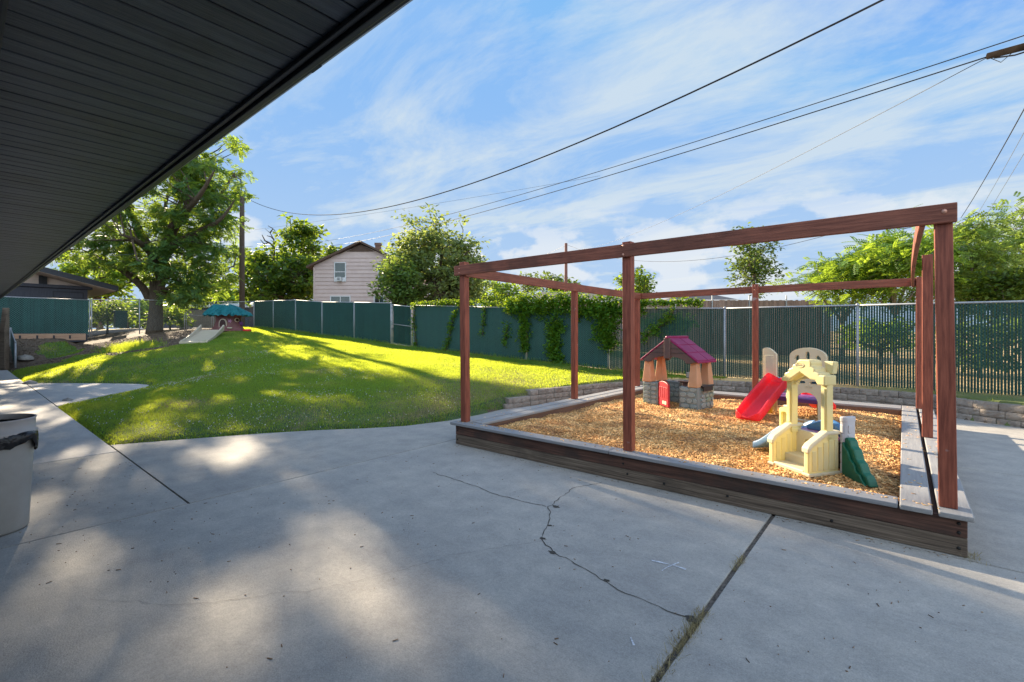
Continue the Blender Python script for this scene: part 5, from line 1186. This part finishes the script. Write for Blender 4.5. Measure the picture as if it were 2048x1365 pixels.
# ---------------------------------------------------------------- trees
def frond_proto(nl=5, ll=0.30, lw=0.13):
    """a spray: leaflets in two ranks along a drooping rachis of unit length"""
    V=[];Q=[]
    for i in range(nl):
        t=0.18+0.78*i/(nl-1); 
        for s in (-1,1):
            c=np.array([t,0,-0.22*t*t]); d=np.array([0.55,s*0.83,-0.15]); d/=np.linalg.norm(d); w=np.array([-s*0.83,0.55,0.0])*s
            k=len(V); L_=ll*(1.1-0.5*abs(t-0.5)); V+=[c,c+d*L_*0.5+w*lw*0.5,c+d*L_,c+d*L_*0.5-w*lw*0.5]; Q.append((k,k+1,k+2,k+3))
    return np.array(V),np.array(Q)
LEAF=(np.array([(-0.05,0,0),(0.4,0.33,0.05),(1.0,0,-0.1),(0.4,-0.33,0.05)],float),np.array([(0,1,2,3)]))
def foliage(name, centers, radii, per, size, m, parent, seed, proto='leaf', flat=0.6, droop=0.0, origin=None, holes=None):
    g=np.random.default_rng(seed); n=len(centers)*per
    c=np.repeat(centers,per,0); rr=np.repeat(radii,per)
    off=g.normal(0,1,(n,3)); off=unit(off)*(g.uniform(0,1,n)**0.45)[:,None]; off[:,2]*=flat; pos=c+off*rr[:,None]
    nz=unit(np.stack([g.normal(0,0.55,n),g.normal(0,0.55,n),np.ones(n)*0.9+g.normal(0,0.3,n)],-1))
    h=unit(off+g.normal(0,0.5,(n,3))+np.array([0,0,-droop])); x=unit(h-nz*np.sum(h*nz,-1,keepdims=True)); y=np.cross(nz,x)
    if holes is not None:
        k=np.ones(n,bool)
        for (hx,hy,hr) in holes:
            hr*=0.85; d=pos-np.array([hx,hy,0.0]); sv=np.array(sd); k&=np.linalg.norm(np.cross(d,sv),axis=1)>hr
        pos=pos[k];x=x[k];y=y[k];nz=nz[k];n=len(pos)
    s=size*g.uniform(0.6,1.35,n); P,Q=LEAF if proto=='leaf' else frond_proto(*proto)
    if origin is not None: pos=pos-np.array(origin)
    return scatter(name,P,Q,pos,x*s[:,None],y*s[:,None],nz*s[:,None],M[m],parent)
def tree(name,label,a,b_,z0,crown,ncl,per,size,leaf,bark='bark',r0=0.2,fork=0.35,rcl=(0.5,0.9),seed=1,proto='leaf',flat=0.6,group=None,limbs=None,clusters=None,hollow=0.4,droop=0.2,lobes=3,cat='tree',nlimb=7,twig=0.02,holes=None):
    """crown = (cx,cy,cz,rx,ry,rz) in world metres"""
    g=np.random.default_rng(seed); root=empty(name,(a,b_,z0),0,label,cat,group); O_=np.array([a,b_,z0])
    cx,cy,cz,rx,ry,rz_=crown
    if clusters is None:
        P=[]; ph=g.uniform(0,6.28,6)
        while len(P)<ncl:
            v=unit(g.normal(0,1,(1,3)))[0]; rad=g.uniform(hollow,1.0)**0.6
            az=math.atan2(v[1],v[0]); mod=1+0.16*math.sin(lobes*az+ph[0])+0.13*math.sin((lobes+2)*az+ph[1]+3*v[2])+0.10*math.sin(5*v[2]+ph[2]+2*az)
            p=np.array([cx,cy,cz])+v*rad*mod*np.array([rx,ry,rz_])
            if p[2]<z0+0.3: continue
            P.append(p)
        P=np.array(P)
    else: P=np.array(clusters)
    rad=g.uniform(rcl[0],rcl[1],len(P))
    foliage('crown',P,rad,per,size,leaf,root,seed+1,proto,flat,droop,origin=O_,holes=holes)
    tb=MB(); top=np.array([a+(cx-a)*0.35,b_+(cy-b_)*0.35,z0+(cz+rz_-z0)*fork])
    tp=[np.array([a,b_,z0-0.4]),np.array([a,b_,z0+0.12]),O_*0.5+top*0.5+np.append(g.normal(0,r0*0.35,2),0),top]
    tb.tube([Vector(p-O_) for p in tp],[r0*1.5,r0*1.15,r0*0.9,r0*0.78],12)
    nodes=[(top,r0*0.7)]
    if limbs is None:
        limbs=[]
        far=P[g.permutation(len(P))]; 
        ch=[far[0]]
        for p in far:
            if len(ch)>=nlimb: break
            if min(np.linalg.norm(p-q) for q in ch)>min(rx,rz_)*0.7: ch.append(p)
        ch.append(np.array([cx,cy,cz+rz_*0.85]))
        for c in ch:
            mid=top*0.5+c*0.5+np.append(g.normal(0,0.12*rx,2),0.08*rz_); limbs.append([top,top*0.7+mid*0.3+np.array([0,0,0.1]),mid,c])
    for L_ in limbs:
        pts=[Vector(p) for p in catmull([Vector(q) for q in L_],5)]; m_=len(pts); rs=[r0*0.62*(1-i/(m_-1))**0.8+twig for i in range(m_)]
        tb.tube([p-Vector(O_) for p in pts],rs,8,False)
        for p,r in zip(pts,rs): nodes.append((np.array(p),r))
    NP=np.array([x[0] for x in nodes]); NR=[x[1] for x in nodes]
    for p in P:
        d=np.linalg.norm(NP-p,axis=1)+ (NP[:,2]>p[2]+0.6)*1.5; i=int(np.argmin(d)); q=NP[i]
        if d[i]<0.15: continue
        mid=(p+q)/2+g.normal(0,0.08*d[i],3); tb.tube([Vector(q-O_),Vector(mid-O_),Vector(p-O_)],[min(NR[i]*0.6,0.018+0.02*d[i]),0.012+0.009*d[i],0.006],5,False)
    tb.build('trunk',M[bark],root,smooth=True)
    return root
def ct_(px,Y,py): return np.array(at(px,Y,py))
def crown_px(px,Y,ytop,ybot,hw):
    a,b_=at(px,Y); zt=H+(664-ytop)*Y/F; zb_=H+(664-ybot)*Y/F; r=hw*Y/F; return (a,b_,(zt+zb_)/2,r,r,(zt-zb_)/2)
# leaves cut away along sun rays, shaped to throw light patches on chosen ground
GAPS=[(-3.0,0.6,0.42),(-2.5,0.95,0.3),(-2.7,1.6,0.36),(-3.0,2.15,0.30),(-2.4,2.0,0.22),(-4.8,0.55,0.45),(-5.6,0.35,0.35),(-7.6,1.0,0.34),(-6.4,1.7,0.30),(-6.0,2.4,0.26),(-9.2,0.9,0.35),
 (-11.0,0.8,0.3),(-12.6,1.1,0.3),(-14.5,0.7,0.4),(-1.2,1.5,0.25),(-16.5,2.4,0.35),(-19.0,2.6,0.35),(-9.8,2.4,0.35),(-13.0,3.4,0.4),(-16.5,5.0,0.4),(-11.5,4.2,0.4),(-19.0,6.0,0.4),(-9.2,4.6,0.4),(-1.5,-0.2,0.3),(-0.2,4.25,0.07),(0.7,4.07,0.10),(1.6,3.9,0.12),(-3.6,0.0,0.35)]
# the big tree, its limbs laid out by hand
TY=29.0; ta,tb_=at(309,TY); tz=gz(ta,tb_)
def bp(px,py,dy=0.0): return ct_(px,TY+dy,py)
limbs=[[bp(300,600),bp(285,575,-.3),bp(250,545,-1),bp(205,520,-1.5),bp(165,500,-2)],
       [bp(318,590),bp(325,545),bp(328,500),bp(345,440,.5),bp(372,380,.8),bp(395,320,1)],
       [bp(322,560),bp(312,515,-.6),bp(285,470,-1),bp(262,420,-1),bp(250,360,-1.2),bp(252,300,-1)],
       [bp(326,520),bp(350,490,-1),bp(395,465,-1.6),bp(440,440,-2),bp(470,400,-2)],
       [bp(310,600),bp(355,570,1),bp(400,560,1.8),bp(440,540,2.5)],
       [bp(326,520),bp(335,470,2),bp(330,420,3.5),bp(345,350,4.2)],
       [bp(270,560),bp(250,520,2),bp(225,470,3.6),bp(200,410,4.5)],
       [bp(318,545),bp(300,505,-2),bp(270,480,-3.6),bp(240,470,-4.6)],
       [bp(328,500),bp(360,440,-2),bp(400,390,-3.5),bp(430,340,-4)],
       [bp(262,420,-1),bp(225,385,-1.5),bp(180,360,-2),bp(140,350,-2)],
       [bp(345,440,.5),bp(395,420,1.5),bp(440,390,2.5),bp(470,345,3)]]
g=np.random.default_rng(11); CL=[]
ctr=bp(315,425)
while len(CL)<320:
    v=unit(g.normal(0,1,(1,3)))[0]; rad=g.uniform(0.30,1.0)**0.55
    X_=v[0]*5.9*rad; Yd_=v[1]*4.3*rad-0.9; Z_=v[2]*5.9*rad
    az=math.atan2(v[2],v[0]); mod=1+0.10*math.sin(5*az+1.0)+0.08*math.sin(9*az+v[1]*3)
    p=ctr+np.array([*w2(X_*mod,Yd_),Z_*mod])
    if p[2]<3.2 or (p[2]<4.6 and abs(X_)<2.0): continue
    # natural openings between the sprays
    if math.sin(p[0]*1.15+1.3)*math.sin(p[1]*1.05+0.4)*math.sin(p[2]*1.25+2.0)>0.38: continue
    CL.append(p)
for px,py,dy in ((395,600,0.5),(420,585,1),(380,585,-1),(360,600,1),(340,595,-1.5),(430,565,1.5),(405,570,-.5),(450,555,2),(465,530,1),(475,500,0),(370,570,-1),(488,345,-1),(480,300,-1),(470,372,0),(484,390,0),(470,290,0),(455,282,0),(352,592,-1.0),(372,598,-1.6)): CL.append(bp(px,py,dy))
CL2=[]
for p in CL:
    X_=CY*p[0]+SY*p[1]; Yq=-SY*p[0]+CY*p[1]; px_=1024+F*X_/Yq
    if px_<262 and H+0 < p[2] and 664-F*(p[2]-H)/Yq > 522+0.12*(px_-100): continue
    if px_>506: continue
    if 455<px_<520 and Yq<35.2:
        f=35.6/Yq; p=np.array([p[0]*f,p[1]*f,H+(p[2]-H)*f])
    CL2.append(p)
CL=CL2
tree('locust_tree','big spreading tree with a thick trunk behind the see-through fence at left',ta,tb_,tz-0.1,(ctr[0],ctr[1],ctr[2],6,6,6),0,38,0.44,'leaf_big','bark',0.40,0.24,(0.5,0.95),21,proto=(5,0.34,0.22),flat=0.50,limbs=limbs,clusters=CL,droop=0.45,holes=GAPS)
G1='trees and shrubs beyond the fences'
def tpx(name,label,px,Y,ytop,ybot,hw,ncl,per,size,leaf,z0,**kw):
    c=crown_px(px,Y,ytop,ybot,hw); return tree(name,label,c[0],c[1],z0,c,ncl,per,size,leaf,group=G1,**kw)
tpx('maple_tree','tall narrow dark tree left of the pink house',600,43,432,560,34,75,26,0.42,'leaf_dark',1.9,r0=0.22,seed=31,rcl=(0.6,1.1))
tpx('maple_tree','broad dark tree mass directly left of the pink house',578,41,505,610,62,150,26,0.42,'leaf_dark',1.9,r0=0.25,seed=32,rcl=(0.6,1.1))
tpx('maple_tree','rounded green tree just right of the tall wooden pole',518,43,500,612,42,110,26,0.42,'leaf_dark',1.9,r0=0.22,seed=33,rcl=(0.6,1.0))
tpx('maple_tree','green tree crown rising behind the left roof edge of the pink house',652,52,490,600,42,80,26,0.48,'leaf_dark',1.9,r0=0.22,seed=34,rcl=(0.7,1.1))
tpx('locust_tree','hazy yellow green tree seen under the left branches of the big tree',200,50,512,600,75,120,26,0.5,'leaf_yel',1.9,r0=0.25,seed=35,rcl=(0.8,1.3))
tpx('locust_tree','yellow green shrubby tree between the big trunk and the tall pole',420,52,560,620,62,100,26,0.5,'leaf_yel',1.9,r0=0.2,seed=36,rcl=(0.8,1.2))
tpx('willow_tree','large silvery loose tree right of the pink house',868,30,436,612,84,250,34,0.26,'leaf_silver',1.0,r0=0.22,seed=37,rcl=(0.45,0.95),lobes=4,hollow=0.25)
tpx('willow_tree','lower silvery bush spreading right from the large silvery tree',925,32,500,612,48,110,34,0.26,'leaf_silver',0.9,r0=0.15,seed=38,rcl=(0.4,0.8))
tpx('shrub','yellow green bush standing in for the sunlit left side of the large silvery tree',800,28,515,612,42,120,34,0.22,'leaf_lit',1.0,r0=0.1,seed=39,rcl=(0.4,0.7),cat='shrub')  # separate bush; its leaf tint imitates sun on the silvery tree's left
tpx('shrub','dark green shrub above the fence left of the frame corner post',900,33,575,620,62,60,30,0.24,'leaf_dark',0.9,r0=0.1,seed=40,rcl=(0.4,0.7),cat='shrub')
tpx('shrub','light green small tree leaning over the blue roof',995,36,560,615,42,70,30,0.26,'leaf_yel',0.6,r0=0.12,seed=41,rcl=(0.4,0.7),cat='shrub')
tpx('broadleaf_tree','sparse small tree top rising over the blue roof',1052,55,540,600,22,22,20,0.35,'leaf_birch',0.3,r0=0.12,seed=42,rcl=(0.5,0.8))
tpx('broadleaf_tree','distant round tree behind the slim reddish pole',1112,62,546,600,48,60,26,0.45,'leaf_birch',0.3,r0=0.2,seed=43,rcl=(0.7,1.1))
tpx('broadleaf_tree','distant tree behind the middle front post of the wooden frame',1268,48,540,600,38,55,26,0.38,'leaf_dark',0.3,r0=0.15,seed=44,rcl=(0.5,0.9))
tpx('birch_tree','upright open green tree in the gap under the long front beam',1508,24,448,592,44,95,30,0.17,'leaf_birch',0.3,bark='bark_g',r0=0.08,seed=45,rcl=(0.3,0.55),hollow=0.15,fork=0.6,twig=0.01)
hp=(6,0.28,0.14)
tpx('tree_of_heaven','yellow green feathery tree left of the right frame posts',1790,17.5,445,605,95,100,20,0.42,'leaf_yel',0.35,bark='bark_g',r0=0.09,seed=46,rcl=(0.4,0.75),proto=hp,hollow=0.2,twig=0.012,flat=0.45)
tpx('tree_of_heaven','lower feathery green tree thinning out towards the birch',1685,19,512,608,72,62,20,0.40,'leaf_yel',0.35,bark='bark_g',r0=0.08,seed=47,rcl=(0.4,0.7),proto=hp,hollow=0.2,twig=0.012,flat=0.45)
tpx('tree_of_heaven','darker feathery green tree right of the tallest frame post',1925,18,432,605,60,80,20,0.42,'leaf_lit',0.35,bark='bark_g',r0=0.1,seed=48,rcl=(0.4,0.75),proto=hp,twig=0.012,flat=0.45)
tpx('tree_of_heaven','feathery green tree at the right edge of the picture',2045,21,425,605,75,85,20,0.45,'leaf_lit',0.35,bark='bark_g',r0=0.12,seed=49,rcl=(0.5,0.85),proto=hp,twig=0.012,flat=0.45)
tpx('conifer','bright green feathery conifer behind the slatted fence at right',2000,15,540,640,60,120,34,0.13,'leaf_con',0.35,r0=0.08,seed=50,rcl=(0.25,0.45),cat='shrub',flat=0.8)
# growth seen through the fences
for i,(px,Y,yt,yb_,hw,lf,lab) in enumerate(((1330,17,630,668,50,'leaf_yel','green bush close behind the slats left of the toy cottage'),(1760,15,640,700,60,'leaf_yel','low green bush behind the slats right of the tall thin fence post'),(1960,12.5,640,740,75,'leaf_birch','dark leafy bush close behind the slats at the right edge'),(340,33,612,664,36,'leaf_big','leafy shrub beside the big trunk behind the see-through fence'),(215,34,604,655,34,'leaf_dark','round dark shrub behind the see-through fence left of the big trunk'),(290,44,600,655,40,'leaf_yel','pale green shrub well behind the big trunk'))):
    tpx('shrub',lab,px,Y,yt,yb_,hw,50,28,0.16 if Y<20 else 0.22,lf,0.35 if px>1000 else 1.85,r0=0.05,seed=60+i,rcl=(0.25,0.5) if Y<20 else (0.4,0.7),cat='shrub')
for i,(px,Y,yt,hw,lab) in enumerate(((150,62,588,60,'distant dark hedge tree seen through the fence at far left'),(255,60,592,58,'distant rounded hedge tree seen left of the big trunk'),(365,64,590,60,'distant hedge tree seen right of the big trunk'),(455,58,596,40,'distant hedge tree behind the tree house toy'))):
    tpx('broadleaf_tree',lab,px,Y,yt,668,hw,90,26,0.5,'leaf_dark' if i%2 else 'leaf_lit',1.85,r0=0.2,seed=80+i,rcl=(0.8,1.3),hollow=0.1)
# bare twisted branch poking out above the trees
pts=[ct_(548,42,505),ct_(546,42,492),ct_(538,42,486),ct_(530,42,482),ct_(524,42,470)]
o=empty('dead_tree',(pts[0][0],pts[0][1],1.9),0,'bare dead tree with twisted branches poking above the green trees','tree',G1); oo=Vector(o.location)
q=MB().tube([Vector((pts[0][0],pts[0][1],1.9))-oo]+[Vector(p)-oo for p in pts],[0.16,0.11,0.09,0.08,0.06,0.03],7)
for pp in ([(546,492),(548,480),(540,466),(530,458)],[(538,486),(528,488),(521,480)],[(548,480),(542,474),(534,472)],[(540,466),(546,458),(536,452)]):
    q.tube([Vector(ct_(x,42,y))-oo for x,y in pp],[0.06,0.05,0.03,0.012][:len(pp)],6)
q.build('trunk',M['bark'],o,smooth=True)
# dark bin + low wall seen through the open mesh
p_=at(241,30); o=MB().box(-0.3,0.3,-0.3,0.3,0,1.0).box(-0.33,0.33,-0.33,0.33,1.001,1.1).build('green_bin',M['slat_l'],bevel=0.03); o.location=(*p_,1.85); tag(o,'dark green bin standing behind the see-through fence','bin')
p_=at(395,36); o=MB().box(-1.6,1.6,0,0.2,0,1.35).box(-1.65,1.65,-0.03,0.23,1.351,1.42).build('low_wall',M['block']); o.location=(*p_,1.85); o.rotation_euler=(0,0,R(40)); tag(o,'low grey wall behind the see-through gate','wall')
o=tag(empty('bench',(*at(215,36),1.9),R(40)),'plank bench behind the see-through fence left of the bin','bench')
MB().box(-1.4,1.4,0,0.4,0.45,0.50).build('seat',M['woodf'],o); MB().box(-1.4,1.4,0.42,0.46,0.75,0.92).build('backrest',M['woodf'],o)
for x in (-1.2,1.2): MB().box(x-0.05,x+0.05,0.05,0.4,0,0.449).build('leg',M['woodf'],o)

# ---------------------------------------------------------------- vines on the fence
def fence_ab(px): 
    kx=(px-1024)/F; t=(12.2*kx-5.56)/(0.766+0.643*kx); X=5.56+0.766*t; Y=12.2-0.643*t; return Y,(w2(X,Y)[0])
def vine(label,stroke,width,n,per,seed,size=0.085,name='climbing_vine',thick=0.10):
    g=np.random.default_rng(seed); C_=[]
    pts=[]
    for (px,py) in stroke:
        Yf,a_=fence_ab(px); pts.append(np.array([a_,12.84,H+(664-py)*Yf/F]))
    seg=[np.linalg.norm(q-p) for p,q in zip(pts[:-1],pts[1:])]; cum=np.cumsum([0]+seg)
    for i in range(n):
        s=g.uniform(0,cum[-1]); j=min(np.searchsorted(cum,s,side='right')-1,len(seg)-1); f=(s-cum[j])/max(seg[j],1e-6)
        p=pts[j]*(1-f)+pts[j+1]*f; w=(width[j]*(1-f)+width[j+1]*f) if hasattr(width,'__len__') else width
        C_.append(p+np.array([g.normal(0,w*0.5),-abs(g.normal(0,thick*0.5)),g.normal(0,w*0.5)]))
    root=empty(name,tuple(pts[0]),0,label,'vine','vines climbing the fence')
    foliage('leaves',np.array(C_),g.uniform(0.06,0.14,n),per,size,'leaf_vine',root,seed,'leaf',0.9,0.6,origin=pts[0])
    tb=MB(); 
    for k in range(3): tb.tube([Vector(p-pts[0]+np.array([g.normal(0,0.03),0.0,g.normal(0,0.02)])) for p in pts],0.007,5)
    tb.build('stem',M['bark'],root); return root
vine('narrow vine hanging beside the right gate post',[(832,610),(830,640),(836,690)],0.10,34,9,71)
vine('thin line of yellow green vine running along the fence top',[(832,608),(870,606),(905,603),(960,606),(1015,608)],0.075,110,10,72)
vine('vine strand drooping left of the frame corner post',[(925,605),(908,640),(900,680),(893,704)],[0.12,0.12,0.10,0.05],60,9,73)
vine('short wispy vine strand right of the frame corner post',[(974,612),(970,645),(967,672)],0.05,20,8,74)
vine('dense vine mass draped over the fence top near the left middle post',[(1020,612),(1050,610),(1090,608),(1130,605),(1150,608)],[0.22,0.34,0.38,0.38,0.34],520,11,75,thick=0.2)
vine('dense vine mass draped over the fence top left of the front middle post',[(1150,612),(1190,612),(1225,618),(1260,618),(1282,612)],[0.38,0.34,0.38,0.34,0.22],460,11,76,thick=0.2)
vine('vine column hanging down a fence post under the vine mass',[(1052,625),(1052,660),(1054,700)],[0.32,0.22,0.10],150,10,77)
vine('vine column reaching the ground between two fence posts',[(1118,640),(1112,670),(1108,700),(1120,725)],[0.36,0.34,0.30,0.24],220,10,78)
vine('vine column hanging over the white fence post behind the front middle post',[(1220,630),(1215,660),(1222,690)],[0.5,0.42,0.18],240,10,79)
vine('faint scattered vine leaves low on the fence',[(1020,650),(1012,690)],[0.16,0.12],30,7,80)
vine('loose vine strand on the slats left of the toy cottage',[(1350,620),(1335,645),(1300,668),(1290,680)],[0.08,0.14,0.18,0.1],45,9,81)
vine('line of vine leaves running along the fence top behind the back beam',[(1285,608),(1330,606),(1370,604),(1405,605)],0.08,80,10,82)
# drop leaves of the last objects onto their real neighbours only; nothing floats
S.render.engine='CYCLES'
